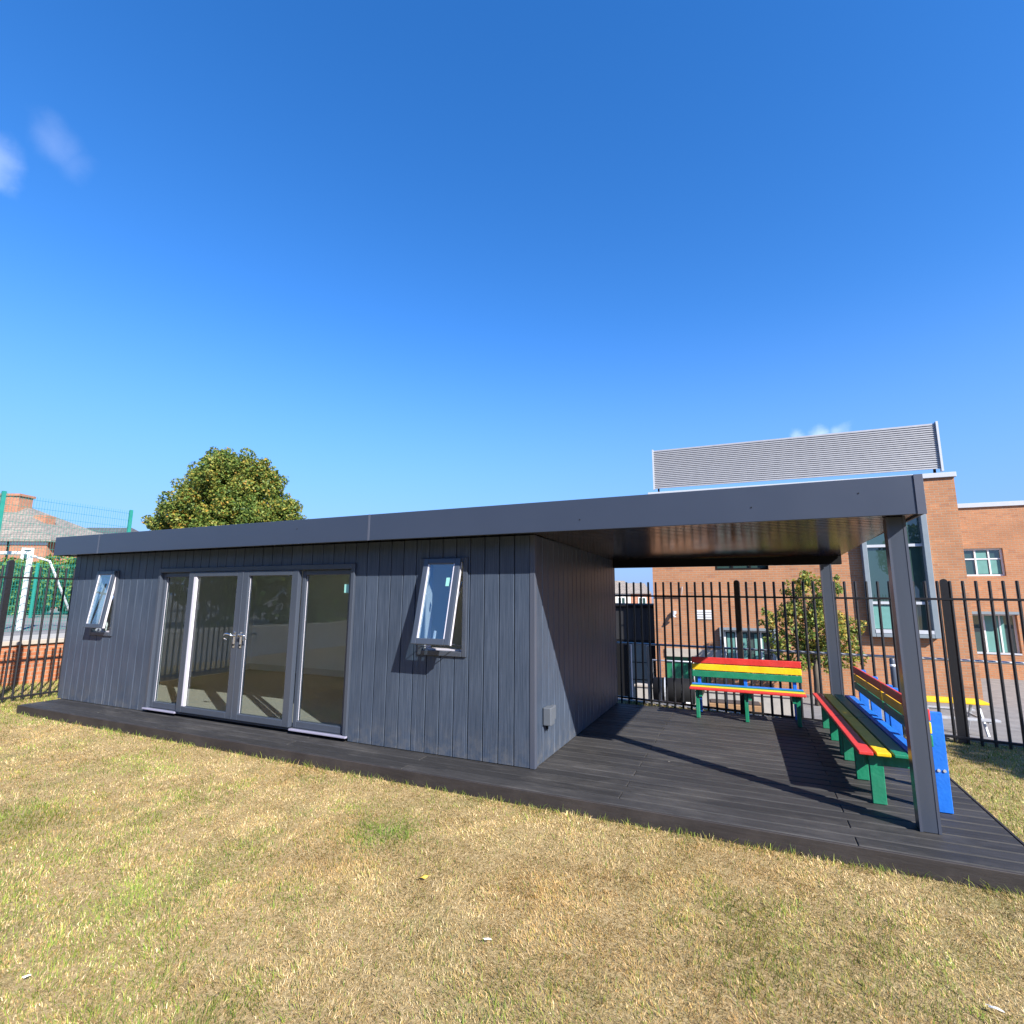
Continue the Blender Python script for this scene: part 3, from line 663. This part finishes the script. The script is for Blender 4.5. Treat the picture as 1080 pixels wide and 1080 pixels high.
b = MB(); hip(b, -12, 2.0, 0, 8.5, 4.42, 3.05, inset=6.5); rf = b.build('roof', M['tiles'], h1)
b = MB(); hip(b, -1, 4.0, 1.2, 7.5, 4.22, 1.2, .2, 2.5); b.build('side_roof', M['tiles'], h1)
MB().box(-6.0,-3.6,3.2,4.3,5.8,7.95).box(-6.1,-3.5,3.1,4.4,7.95,8.12).build('chimney', M['brick3'], rf)
MB().box(-1.6,-.74,2.4,3.2,4.9,6.42).build('chimney', M['brick3'], rf)
pane_window(h1, .25, 1.0, 1.3, 3.9, -.04, 1, transom=3.1, t=.14); pane_window(h1, -3.2, -1.6, 1.4, 3.6, -.04, 2); pane_window(h1, -6.5, -4.9, 1.4, 3.6, -.04, 2)
MB().box(-.75,-.65,-.1,-.02,0,4.3).build('drainpipe', M['dark'], h1)
h2 = thing('slate_house', 'distant house with a dark grey slate hip roof left of the tree', 'house', (-47,19.6,UZ), R(24.2))
MB().box(-5.4,3.5,0,7,-.2,4.6).build('wall', M['brick3'], h2)
b = MB(); hip(b, -5.4, 3.5, 0, 7, 4.6, 2.15, .4, 2.9); b.build('roof', M['slate'], h2)
pane_window(h2, .5, 2, 1.8, 3.6, -.04, 2)
for k, (x0, lab, wm, ch) in enumerate([(0, 'distant pale terraced house with end chimney seen through the gap by the fence', 'pale', True), (3.05, 'distant orange brick terraced house next to the school corner', 'brick3', False)]):
    h = thing('terraced_house', lab, 'house', (-16.6, 72.2, -3.2), R(24.2), 'distant terraced houses')
    MB().box(x0, x0+3, 0, 8, 0, 5.4).build('wall', M[wm], h)
    b = MB(); zz = 5.4; hh = 1.9 - .35*k
    b.add([(x0-.02,-.3,zz-.1),(x0+3.02,-.3,zz-.1),(x0+3.02,4,zz+hh),(x0-.02,4,zz+hh),(x0-.02,8.3,zz-.1),(x0+3.02,8.3,zz-.1)], [(0,1,2,3),(3,2,5,4),(0,3,4),(1,5,2),(0,4,5,1)])
    r = b.build('roof', M['tiles'], h)
    if ch: MB().box(x0-.3,x0+.55,3.5,4.5,zz+1,zz+2.9).build('chimney', M['pale'], r)
    pane_window(h, x0+1.0, x0+2.2, 3.7, 4.8, -.04, 2, t=.12)

# ------------------------------------------------------------------ school
SA = (-1.12, 14.12); sr = math.atan2(.03, .9995)
sc = thing('school_building', 'two storey orange brick school with white copings and a grey louvred roof screen', 'school', (SA[0], SA[1], 0), sr)
W = 8.84; WO = 6.5; TOP = 5.17
def shell(b, x0, x1, z0, z1, y, opens, depth=.3):
    xs = sorted({x0, x1, *[q for o in opens for q in o[:2]]}); zs = sorted({z0, z1, *[q for o in opens for q in o[2:4]]})
    for a, c in zip(xs[:-1], xs[1:]):
        for s, t in zip(zs[:-1], zs[1:]):
            if not any(o[0] < (a+c)/2 < o[1] and o[2] < (s+t)/2 < o[3] for o in opens): b.quad((a,y,s),(c,y,s),(c,y,t),(a,y,t))
    for a, c, s, t in [o[:4] for o in opens]:
        d = y + depth
        b.quad((a,y,s),(a,d,s),(a,d,t),(a,y,t)); b.quad((c,y,s),(c,y,t),(c,d,t),(c,d,s)); b.quad((a,y,t),(a,d,t),(c,d,t),(c,y,t)); b.quad((a,y,s),(c,y,s),(c,d,s),(a,d,s))
bay = (6.30, 7.98, .46, 4.55); w1 = (2.12, 3.76, -.52, .62); w2 = (2.06, 3.70, 2.50, 3.7); gd = (.34, 1.75, -2.35, -.14)
b = MB(); shell(b, 0, W, -3.2, TOP, 0, [bay, w1, w2, gd])
b.quad((0,0,-3.2),(0,0,TOP),(0,14,TOP),(0,14,-3.2)); b.quad((W,0,-3.2),(W,14,-3.2),(W,14,TOP),(W,0,TOP)); b.quad((0,14,-3.2),(0,14,TOP),(W,14,TOP),(W,14,-3.2)); b.quad((0,0,TOP),(W,0,TOP),(W,14,TOP),(0,14,TOP))
me = b.build('main_block_wall', M['brick'], sc)
MB().box(-.06, W+.05, -.07, 14.05, TOP+.005, TOP+.15).build('coping', M['whitemetal'], sc, bevel=.008)
# wing
up = (10.97, 12.22, 2.46, 3.52); lo = (10.93, 12.35, -.46, 1.03); lo2 = (14.0, 16, -.46, 1.03); up2 = (14.2, 16, 2.46, 3.52)
b = MB(); shell(b, W+.01, 26, -3.2, 5.12, WO, [up, lo, lo2, up2]); b.quad((W+.01,WO,5.12),(26,WO,5.12),(26,20,5.12),(W+.01,20,5.12)); b.quad((26,WO,-3.2),(26,20,-3.2),(26,20,5.12),(26,WO,5.12))
b.build('wing_wall', M['brick'], sc)
MB().box(W+.06, 26.1, WO-.07, 20, 5.125, 5.30).build('coping', M['whitemetal'], sc, bevel=.008)
def school_window(op, cols, y, transom=None, blind=None, fm=None, t=.06):
    o = pane_window(sc, op[0]+.002, op[1]-.002, op[2]+.002, op[3]-.002, y, cols, fm or M['white'], M['winglass'], transom, t)
    return o
o = school_window(up, 3, WO+.14, 3.12)
MB().box(11.4, 11.75, WO+.12, WO+.138, 2.55, 3.45).box(11.83, 12.13, WO+.12, WO+.138, 2.55, 3.08).build('blind', M['tealblind'], o)
o = school_window(lo, 3, WO+.2)
MB().box(11.42, 12.0, WO+.18, WO+.198, -.38, .95).build('blind', M['tealblind'], o)
MB().box(10.93, 12.34, WO-.02, WO+.1, -.455, -.40).build('sill', M['whitemetal'], o)
MB().box(10.9, 12.42, WO-.32, WO-.001, 1.03, 1.12).build('window_hood', M['lightgreyframe'], sc)
school_window(lo2, 3, WO+.2); school_window(up2, 3, WO+.14, 3.12)
# lower window with grey surround
b = MB(); x0, x1, z0, z1 = w1; t = .10
b.box(x0-.02,x0+t,-.13,.12,z0,z1).box(x1-.05,x1+.02,-.13,.12,z0,z1).box(x0+t,x1-.05,-.13,.12,z1-.08,z1).box(x0+t,x1-.05,-.13,.12,z0,z0+.05)
o = b.build('window_surround', M['lightgreyframe'], sc)
o = pane_window(sc, x0+t+.003, x1-.055, z0+.055, z1-.085, .10, 4, M['white'], M['winglass'], None, .055)
MB().box(x0+.2, x0+.42, .07, .085, z0+.12, z1-.2).box(x0+.6, x0+.78, .07, .085, z0+.12, z1-.2).box(x0+1.02, x0+1.28, .07, .085, z0+.12, z1-.2).build('blind', M['tealblind'], o)
pane_window(sc, w2[0]+.003, w2[1]-.003, w2[2]+.003, w2[3]-.003, .2, 3, M['dark'])  # dark frame colour stands in for the underside shadow of the recess
# tall stair window bay
x0, x1, z0, z1 = bay
b = MB(); b.box(x0,x0+.13,-.22,.14,z0,z1).box(x1-.13,x1+.02,-.22,.14,z0,z1).box(x0+.131,x1-.131,-.22,.14,z0,z0+.14).box(x0+.131,x1-.131,-.22,.14,z1-.14,z1)
bo = b.build('bay_frame', M['lightgreyframe'], sc, bevel=.01)
MB().box(x0+.131, x1-.131, -.10, -.04, 3.13, 3.21).box(x0+.131, x1-.131, -.10, -.04, 1.42, 1.50).box(x0+.131,x1-.131,-.23,-.05,z0+.12,z0+.22).box(x0+.80,x0+.85,-.10,-.04,z0+.2,z1-.15).build('transom', M['whitemetal'], bo)
MB().box(x0+.131, x1-.131, -.03, -.018, z0+.14, z1-.14).build('pane', M['winglass'], bo)
MB().box(x0+.16, x0+.6, -.045, -.032, .7, 1.38).build('blind', M['tealblind'], bo)
# green door, sign, lamp
o = MB().box(gd[0]+.01, gd[1]-.01, .14, .20, gd[2], gd[3]-.26).build('door', M['doorgreen'], sc)
MB().box(gd[0]+.70, gd[0]+.72, .13, .139, gd[2], gd[3]-.27).build('door_gap', M['dark'], o)
MB().box(gd[0], gd[1]+.5, -.05, .139, gd[3]-.25, gd[3]+.02).build('lintel', M['stone'], sc)
b = MB()
for k in range(4): b.box(1.41, 1.64, -.03, -.002, .87+k*.08, .93+k*.08).box(1.66, 1.88, -.03, -.002, .87+k*.08, .93+k*.08)
b.build('vent_grille', M['white'], sc)
b = MB().box(.62,.76,-.12,-.002,1.03,1.13).tube([(.69,-.12,1.1),(.69,-.2,1.0),(.69,-.2,.93)], [.05,.05,.08], 8); b.build('wall_lamp', M['galv'], sc)
MB().tube([(-.05,-.05,1.63),(.95,-.05,1.63),(.98,-.05,1.95)], .02, 6).build('pipe', M['galv'], sc)
# louvred plant screen
b = MB(); x0, x1 = .12, 8.76; z = 5.59
while z < 7.05:
    b.add([(x0,.62,z),(x1,.62,z),(x1,.65,z+.066),(x0,.65,z+.066),(x0,.63,z-.012),(x1,.63,z-.012),(x1,.66,z+.054),(x0,.66,z+.054)], [(0,1,2,3),(7,6,5,4),(0,4,5,1),(3,2,6,7),(0,3,7,4),(1,5,6,2)]); z += .07
scr = b.build('louvre_screen', M['louvre'], sc)
MB().box(x0-.05,x0-.002,.58,.72,5.55,7.08).box(x1+.002,x1+.06,.58,.72,5.5,7.10).build('screen_edge', M['whitemetal'], scr)
b = MB()
for x in (x0+.12, x1-.12): MB().box(x-.03, x+.03, .74, .80, TOP+.15, 7.0).build('screen_leg', M['dark'], scr)
MB().box(x0,x1,.81,.83,5.7,7.05).build('screen_back', M['lightgreyframe'], scr)
# plant on the roof, seen through the slot under the louvres
MB().box(6.3,8.5,1.6,3,TOP+.15,5.6).build('roof_plant', M['lightgreyframe'], sc)

# dark outbuilding beside the school, with a grey-green door
ob = thing('outbuilding', 'black timber outbuilding with a grey green door beside the school corner', 'outbuilding', (-1.22, 14.9, -2.3), sr)
MB().box(-4.5,-.0,0,4,-.5,3.55).build('wall', M['dark'], ob)
b = MB()
for k in range(28): b.box(-4.5+k*.16, -4.5+k*.16+.15, -.02, -.001, 2.35, 3.5)
b.build('cladding', mat('black_boards', (.014,.014,.016), .8, .3), ob)
MB().box(-4.6,.05,-.15,4.1,3.55,3.62).build('roof', M['dark'], ob)
o = MB().box(-1.02,-.25,-.05,-.003,.2,2.2).build('door', M['greygreen'], ob)
MB().box(-1.06,-.22,-.06,-.051,.95,.98).box(-1.06,-.22,-.06,-.051,1.55,1.58).build('door_rail', M['dark'], o)

# low pale wall and ramp in front of the school
lw = thing('low_wall', 'low pale concrete wall in front of the green school door', 'wall', (0, 0, 0))
MB().box(-.9, 2.9, 9.35, 9.55, -1.9, -.70).build('wall', M['concrete'], lw)
MB().box(-.93, 2.93, 9.32, 9.58, -.698, -.64).build('coping', M['stone'], lw, bevel=.008)
rl = thing('guard_rail', 'small tubular guard rail standing on the low pale wall', 'rail', (0, 9.45, -.64))
MB().tube([(-.45,0,0),(-.45,0,.62),(.55,0,.62),(.55,0,0)], .022, 8).tube([(.05,0,0),(.05,0,.62)], .02, 8).build('rail', M['galv'], rl, smooth=True)
# planters and yellow topped table
def planter(label, loc, rz):
    t = thing('planter', label, 'planter', loc, rz, 'yard planters')
    M.setdefault('timber', mat('brown_timber', (.30,.17,.08), .8, .25, 8, (1,1,6)))
    MB().box(-.55,.55,-.25,.25,0,.42).build('tub', M['timber'], t, bevel=.01)
    MB().box(-.5,.5,-.2,.2,.421,.44).build('soil', mat('soil', (.06,.04,.03), .95), t)
    return t
planter('brown timber planter on the yard behind the facing bench', (1.5,8.2,-1.12), .1)
bl = thing('storage_barrel', 'grey cylindrical storage tub lying behind the fence, left of the planter', 'tub', (.25,7.9,yard_z(.25,7.9)), .1)
MB().tube([(-.45,0,.28),(-.43,0,.28),(.43,0,.28),(.45,0,.28)], [.24,.27,.27,.24], 18).build('drum', M['dark'], bl, smooth=True)
MB().tube([(-.2,0,.28),(-.17,0,.28)], .28, 18).tube([(.17,0,.28),(.2,0,.28)], .28, 18).build('hoop', M['galv'], bl)
MB().box(-.35,-.25,-.2,.2,0,.08).box(.25,.35,-.2,.2,0,.08).build('chock', M['white'], bl)
pz = yard_z(5.6, 9.6)
pt = thing('picnic_table', 'yellow topped picnic table standing on the yard beyond the fence', 'table', (5.62,9.45,pz), R(3))
for k in range(4): MB().box(-.62,.62,-.28+k*.145,-.28+k*.145+.13,.64,.68).build('top_slat', M['yellow'], pt, bevel=.004)
for y in (-.62,.5): MB().box(-.62,.62,y,y+.16,.38,.42).build('seat', M['galv'], pt, bevel=.004)
for x in (-.45,.45):
    q = MB(); q.tube([(x,-.5,0),(x,-.15,.64)], .03, 6).tube([(x,.5,0),(x,.15,.64)], .03, 6).tube([(x,-.6,.36),(x,.62,.36)], .025, 6); q.build('leg_frame', M['galv'], pt)
# bollard post beyond the right bench
bo = thing('bollard', 'slim dark blue grey bollard beyond the fence above the right hand bench', 'bollard', (4.55,8.6,yard_z(4.55,8.6)))
MB().tube([(0,0,0),(0,0,1.35),(0,0,1.38)], [.05,.05,.03], 12).build('post', M['upvc'], bo, smooth=True)
MB().tube([(0,0,1.2),(0,0,1.25)], .053, 12).build('band', M['white'], bo, smooth=True)

# ------------------------------------------------------------------ what the glass reflects (behind the photographer)
f3 = thing('railing_fence', 'black bar fence on the far side of the lawn, facing the doors', 'fence', (-2, -13, GZ), 0)
bar_fence(f3, -9, 5, [-7.2, -4.8, -2.4, 0, 2.4, 4.8], 2.1, 2.15, [.1, 1.9])
for k, (x, y, s) in enumerate([(-13,-24,1.0),(-7,-27,1.15),(2,-25,.95),(-20,-21,.9),(9,-28,1.1)]):
    pts = [(0,0,7.5*s,2.2*s),(1.5,0,6.2*s,2.1*s),(-1.7,.3,6*s,2.1*s),(.2,1.4,5.5*s,2.2*s),(.1,-1.4,5*s,2.2*s),(2.4,0,4.4*s,1.7*s),(-2.5,0,4.2*s,1.7*s)]
    tree(['broad green tree behind the lawn fence, opposite the double doors','tallest green tree behind the lawn fence','green tree behind the lawn fence in line with the canopy','smallest green tree at the left end behind the lawn fence','green tree at the right end behind the lawn fence'][k], (x,y,GZ), 3*s, .25*s, pts, 14000, .17, greens, 'trees behind the lawn')
h4 = thing('brick_bungalow', 'orange brick house with pale gable behind the lawn fence', 'house', (-10,-34,GZ), R(180))
MB().box(-6,6,0,8,-.2,4.6).build('wall', M['brick3'], h4)
b = MB(); hip(b, -6, 6, 0, 8, 4.6, 2.6); b.build('roof', M['tiles'], h4)
for x in (-4.2,-1,2.4): pane_window(h4, x, x+1.6, 1, 2.6, -.04, 2)

# ------------------------------------------------------------------ grass
def vnoise(P, scale, seed):
    r = np.random.default_rng(seed); G = r.random((256,256)); q = P*scale + 1000; i = np.floor(q).astype(int); f = q - i; f = f*f*(3-2*f)
    g = lambda a, b: G[(i[:,0]+a) % 256, (i[:,1]+b) % 256]
    return (g(0,0)*(1-f[:,0])+g(1,0)*f[:,0])*(1-f[:,1]) + (g(0,1)*(1-f[:,0])+g(1,1)*f[:,0])*f[:,1]
CAM = np.array([1.9015, -4.7943]); YAW = -.4213
def scatter(n, x0, x1, y0, y1): return np.stack([rng.uniform(x0, x1, n), rng.uniform(y0, y1, n)], 1)
P = scatter(7200000, -10.8, 10.8, -5.0, 4.6)
rel = P - CAM; dist = np.hypot(rel[:,0], rel[:,1]); fwd = rel[:,0]*math.sin(YAW) + rel[:,1]*math.cos(YAW); side = rel[:,0]*math.cos(YAW) - rel[:,1]*math.sin(YAW)
on_lawn = ~((P[:,0] > DL-.012) & (P[:,0] < DR+.03) & (P[:,1] > DF-.032) & (P[:,1] < SD)) & (P[:,1] < np.array([fence_y(x) for x in (0,)])[0] + (P[:,0])*FD.y/FD.x + .15)
cone = (fwd > 1.5) & (np.abs(side) < fwd*1.18 + .6)
see = (fwd > .4) & (np.abs(side) < fwd*1.9 + 2.5) & ~((P[:,1] > SD-.6) & (P[:,0] > -8) & (P[:,0] < 0))
dens = np.clip(1.0*(3.4/np.maximum(dist, 2.2))**1.55, .07, 1)
keep = on_lawn & see & (cone | (rng.random(len(P)) < .4)) & (rng.random(len(P)) < dens*.52*(.30+.6*vnoise(P, 7.0, 21)+.4*vnoise(P, 22.0, 22)))
P = P[keep]; dist = dist[keep]; n = len(P)
big = vnoise(P, .55, 1)*.5 + vnoise(P, 1.7, 2)*.3 + vnoise(P, 5.0, 3)*.2
green = np.clip((big - .52)/.14, 0, 1)*.58
for (x, y, r, a) in [(-.60,-1.39,.24,1.0),(-.85,-1.35,.16,.8),(-1.42,-2.66,.34,.75),(-3.25,-2.4,.45,.8),(-.64,-2.3,.14,.8),(1.97,-1.7,.2,.6),(-2.2,-2.5,.3,.4),(-1.0,-3.0,.5,.5),(1.0,-2.6,.35,.5),(2.4,-1.35,.3,.4)]:
    green = np.maximum(green, 1.25*a*np.exp(-((P[:,0]-x)**2 + (P[:,1]-y)**2)/(r*r))*(.6+.6*vnoise(P, 9, 5)))
green = np.maximum(green, .55*np.exp(-np.clip(DF-.03-P[:,1], 0, 9)/.06))   # a greener fringe where the mower misses the deck edge
ctr = np.exp(-((P[:,0]+.62)**2 + (P[:,1]+1.39)**2)/.06); isg = rng.random(n) < green*.66 + .06 + .4*ctr
straw = np.array([(.60,.46,.25),(.70,.58,.37),(.44,.31,.14),(.78,.68,.48),(.36,.25,.12),(.52,.42,.19)]); gr = np.array([(.17,.27,.04),(.22,.33,.05),(.12,.22,.035),(.30,.36,.08)])
c = straw[rng.integers(0, 6, n)]; c[isg] = gr[rng.integers(0, 4, isg.sum())]
c[isg] *= 1 + ctr[isg][:,None]*np.array([-.15,.12,.1]); half = (rng.random(n) < .22*(1-ctr)); c[half] = c[half]*.5 + np.array((.28,.29,.09))*.5
patch = vnoise(P, 2.6, 9); p2 = vnoise(P, 12, 33); p3 = vnoise(P, 28, 34); c = c*(.64 + .38*patch + .33*p2 + .28*p3)[:,None]*np.array([1.03,1.0,.93]); br = np.clip((vnoise(P, 1.3, 41)-.58)/.2, 0, 1)[:,None]; c = c*(1-br*np.array([.12,.2,.3]))*(.78 + .44*rng.random(n))[:,None]
h = (.009 + .022*rng.random(n)**1.5) * (1 + .5*isg) * .88 * (.6+.6*vnoise(P, 3, 11)+.35*vnoise(P, 14, 12)); edge = (P[:,1] > DF-.12) & (P[:,0] < DR+.1); h = np.where(edge, h*1.7, h)
wdt = (.0009 + .0011*rng.random(n)) * (1 + .16*np.clip(dist-3, 0, 8))
az = vnoise(P, 5, 51)*9 + rng.normal(size=n)*1.1; lean = np.where(isg, .35+.8*rng.random(n), .8 + 1.35*rng.random(n)); fa = az + rng.normal(size=n)*.6
dx = np.stack([np.cos(az), np.sin(az)], 1); px = np.stack([-np.sin(fa), np.cos(fa)], 1)
def pt3(xy, z): return np.concatenate([xy, z[:,None]], 1)
th1 = lean*.5; b0 = P; m1 = P + dx*(h*np.sin(th1)*.55)[:,None]; z1 = h*.55*np.cos(th1); t1 = m1 + dx*(h*np.sin(lean)*.6)[:,None]; z2 = z1 + h*.55*np.cos(lean)
w2_ = (wdt*.75)[:,None]; w1_ = wdt[:,None]
V = np.stack([pt3(b0-px*w1_, np.full(n, GZ-.004)), pt3(b0+px*w1_, np.full(n, GZ-.004)), pt3(m1+px*w2_, GZ+z1), pt3(m1-px*w2_, GZ+z1), pt3(t1+px*w1_*.15, GZ+z2), pt3(t1-px*w1_*.15, GZ+z2)], 1).reshape(-1,3)
k = np.arange(n)[:,None]*6; F = np.concatenate([k+np.array([[0,1,2,3]]), k+np.array([[3,2,4,5]])], 0)
c = c*np.array([.84,.785,.70])
tag(npmesh('grass', V, F, M['blade'], np.repeat(c, 6, 0)), 'short sun-bleached grass of the lawn with greener patches', 'grass', kind='stuff')
print('blades', n)

# litter on the lawn
def feather(label, x, y, rz, s):
    t = thing('feather', label, 'feather', (x, y, GZ+.024), rz)
    b = MB(); n = 7; pts = [(i/n*s - s/2, .2*s*math.sin(math.pi*min(1,(i+.4)/n))*.8, .15*s*math.sin(i/n*3.1)) for i in range(n+1)]
    for (a, c_) in zip(pts[:-1], pts[1:]): b.quad((a[0],-a[1],a[2]),(c_[0],-c_[1],c_[2]),(c_[0],0,c_[2]+.004),(a[0],0,a[2]+.004)); b.quad((a[0],0,a[2]+.004),(c_[0],0,c_[2]+.004),(c_[0],c_[1],c_[2]),(a[0],a[1],a[2]))
    b.build('vane', M['feather'], t)
    MB().tube([(-s*.7,0,.006),(-s*.3,0,.008),(s*.45,0,.006)], .0012, 5).build('shaft', M['white'], t)
feather('small white feather on the dry lawn near the bottom middle of the photo', .62, -2.2, .4, .035)
feather('white feather in the grass at the bottom right corner', 2.74, -1.72, -.3, .05)
feather('white feather in the grass at the bottom left corner', -1.13, -3.28, 1.2, .025)
t = thing('fallen_leaf', 'yellow fallen leaf on the dry lawn in front of the corner', 'leaf', (.0,-1.845,GZ+.026), .8)
b = MB(); o_ = [(.03*math.cos(a)*(1+.2*math.cos(5*a)), .016*math.sin(a)*(1+.2*math.cos(5*a)), .006*math.sin(2*a)) for a in np.linspace(0, 2*math.pi, 20, endpoint=False)]
b.add([(0,0,.004)]+o_, [(0, i+1, (i+1) % 20 + 1) for i in range(20)]); b.build('blade', M['dryleaf'], t)
MB().tube([(.03,0,0),(.045,0,.004),(.055,.005,0)], .001, 5).build('stalk', M['dryleaf'], t)

# ------------------------------------------------------------------ sky, sun, camera
sc_ = bpy.context.scene
S = Vector((.705, -.415, .5755)).normalized()
wd = bpy.data.worlds.new('World'); sc_.world = wd; wd.use_nodes = True; nt = wd.node_tree
for x in list(nt.nodes): nt.nodes.remove(x)
L = nt.links.new
out = N(nt, 'ShaderNodeOutputWorld'); bg = N(nt, 'ShaderNodeBackground'); bg.inputs[1].default_value = .10
sky = N(nt, 'ShaderNodeTexSky'); sky.sky_type = 'NISHITA'; sky.sun_disc = False
sky.sun_elevation = math.asin(S.z); sky.sun_rotation = math.atan2(S.x, S.y); sky.altitude = 50; sky.air_density = 1.0; sky.dust_density = .1; sky.ozone_density = 2.5
hs = N(nt, 'ShaderNodeHueSaturation'); hs.inputs['Saturation'].default_value = 1.27; hs.inputs['Value'].default_value = 1.06
tint = N(nt, 'ShaderNodeMix', data_type='RGBA', blend_type='MULTIPLY'); tint.inputs[0].default_value = 1; tint.inputs[7].default_value = (1,1.0,1.15,1)
L(sky.outputs[0], tint.inputs[6]); L(tint.outputs[2], hs.inputs['Color'])
# wispy clouds: noise masked round a few directions
tc = N(nt, 'ShaderNodeTexCoord'); vn = N(nt, 'ShaderNodeVectorMath', operation='NORMALIZE'); L(tc.outputs['Generated'], vn.inputs[0])
nz = N(nt, 'ShaderNodeTexNoise', i_Scale=16, i_Detail=7, i_Roughness=.55); L(vn.outputs[0], nz.inputs['Vector'])
wp = N(nt, 'ShaderNodeVectorMath', operation='SCALE'); L(nz.outputs['Color'], wp.inputs[0]); wp.inputs['Scale'].default_value = .05
vv = N(nt, 'ShaderNodeVectorMath', operation='ADD'); L(vn.outputs[0], vv.inputs[0]); L(wp.outputs[0], vv.inputs[1])
cam0 = Vector((1.9015,-4.7943,1.5872)); acc = None
for (p0, rad, st) in [((-1442,440,933), .038, .26), ((-1322,497,978), .036, .085), ((-1300,520,940), .03, .05), ((112,1139,320), .016, .34), ((152,1157,326), .022, .42), ((188,1172,334), .018, .26)]:
    d = (Vector(p0) - cam0).normalized() + Vector((.025,.025,.025))
    ds = N(nt, 'ShaderNodeVectorMath', operation='DISTANCE'); L(vv.outputs[0], ds.inputs[0]); ds.inputs[1].default_value = d
    mr = N(nt, 'ShaderNodeMapRange', interpolation_type='SMOOTHSTEP'); L(ds.outputs['Value'], mr.inputs[0]); mr.inputs[1].default_value = 0; mr.inputs[2].default_value = rad; mr.inputs[3].default_value = st; mr.inputs[4].default_value = 0
    if acc is None: acc = mr.outputs[0]
    else:
        mx = N(nt, 'ShaderNodeMath', operation='MAXIMUM'); L(acc, mx.inputs[0]); L(mr.outputs[0], mx.inputs[1]); acc = mx.outputs[0]
sz = N(nt, 'ShaderNodeSeparateXYZ'); L(vn.outputs[0], sz.inputs[0])
hz = N(nt, 'ShaderNodeMapRange', interpolation_type='SMOOTHSTEP'); L(sz.outputs[2], hz.inputs[0]); hz.inputs[1].default_value = -.05; hz.inputs[2].default_value = .50; hz.inputs[3].default_value = .95; hz.inputs[4].default_value = 0
hm = N(nt, 'ShaderNodeMix', data_type='RGBA'); L(hz.outputs[0], hm.inputs[0]); L(hs.outputs[0], hm.inputs[6]); hm.inputs[7].default_value = (.93,1.83,3.86,1)
cm = N(nt, 'ShaderNodeMix', data_type='RGBA'); L(acc, cm.inputs[0]); L(hm.outputs[2], cm.inputs[6]); cm.inputs[7].default_value = (6.2,6.7,8.0,1)
L(cm.outputs[2], bg.inputs[0]); L(bg.outputs[0], out.inputs[0])

sl = bpy.data.lights.new('sun', 'SUN'); sl.energy = 5.0; sl.angle = R(.53); sl.color = (1, .95, .87)
so_ = bpy.data.objects.new('sun', sl); C.objects.link(so_); so_.rotation_euler = S.to_track_quat('Z', 'Y').to_euler(); so_.location = (10,-10,10)

f, pi_, ro, ya = 549.1, .160938, .00541985, -.421273
fw = Vector((math.sin(ya)*math.cos(pi_), math.cos(ya)*math.cos(pi_), math.sin(pi_))); r = Vector((math.cos(ya), -math.sin(ya), 0)); u = r.cross(fw)
r2 = r*math.cos(ro) + u*math.sin(ro); u2 = -r*math.sin(ro) + u*math.cos(ro)
cd = bpy.data.cameras.new('camera'); cd.sensor_width = 36; cd.lens = 36*f/1080; cd.clip_end = 6000; cd.clip_start = .05
co = bpy.data.objects.new('camera', cd); C.objects.link(co)
mm = Matrix((r2, u2, -fw)).transposed().to_4x4(); mm.translation = cam0; co.matrix_world = mm
sc_.camera = co
sc_.view_settings.view_transform = 'Standard'; sc_.view_settings.look = 'None'; sc_.view_settings.exposure = 1.25; sc_.view_settings.gamma = 1
sc_.cycles.max_bounces = 8; sc_.cycles.transparent_max_bounces = 16; sc_.cycles.use_denoising = True
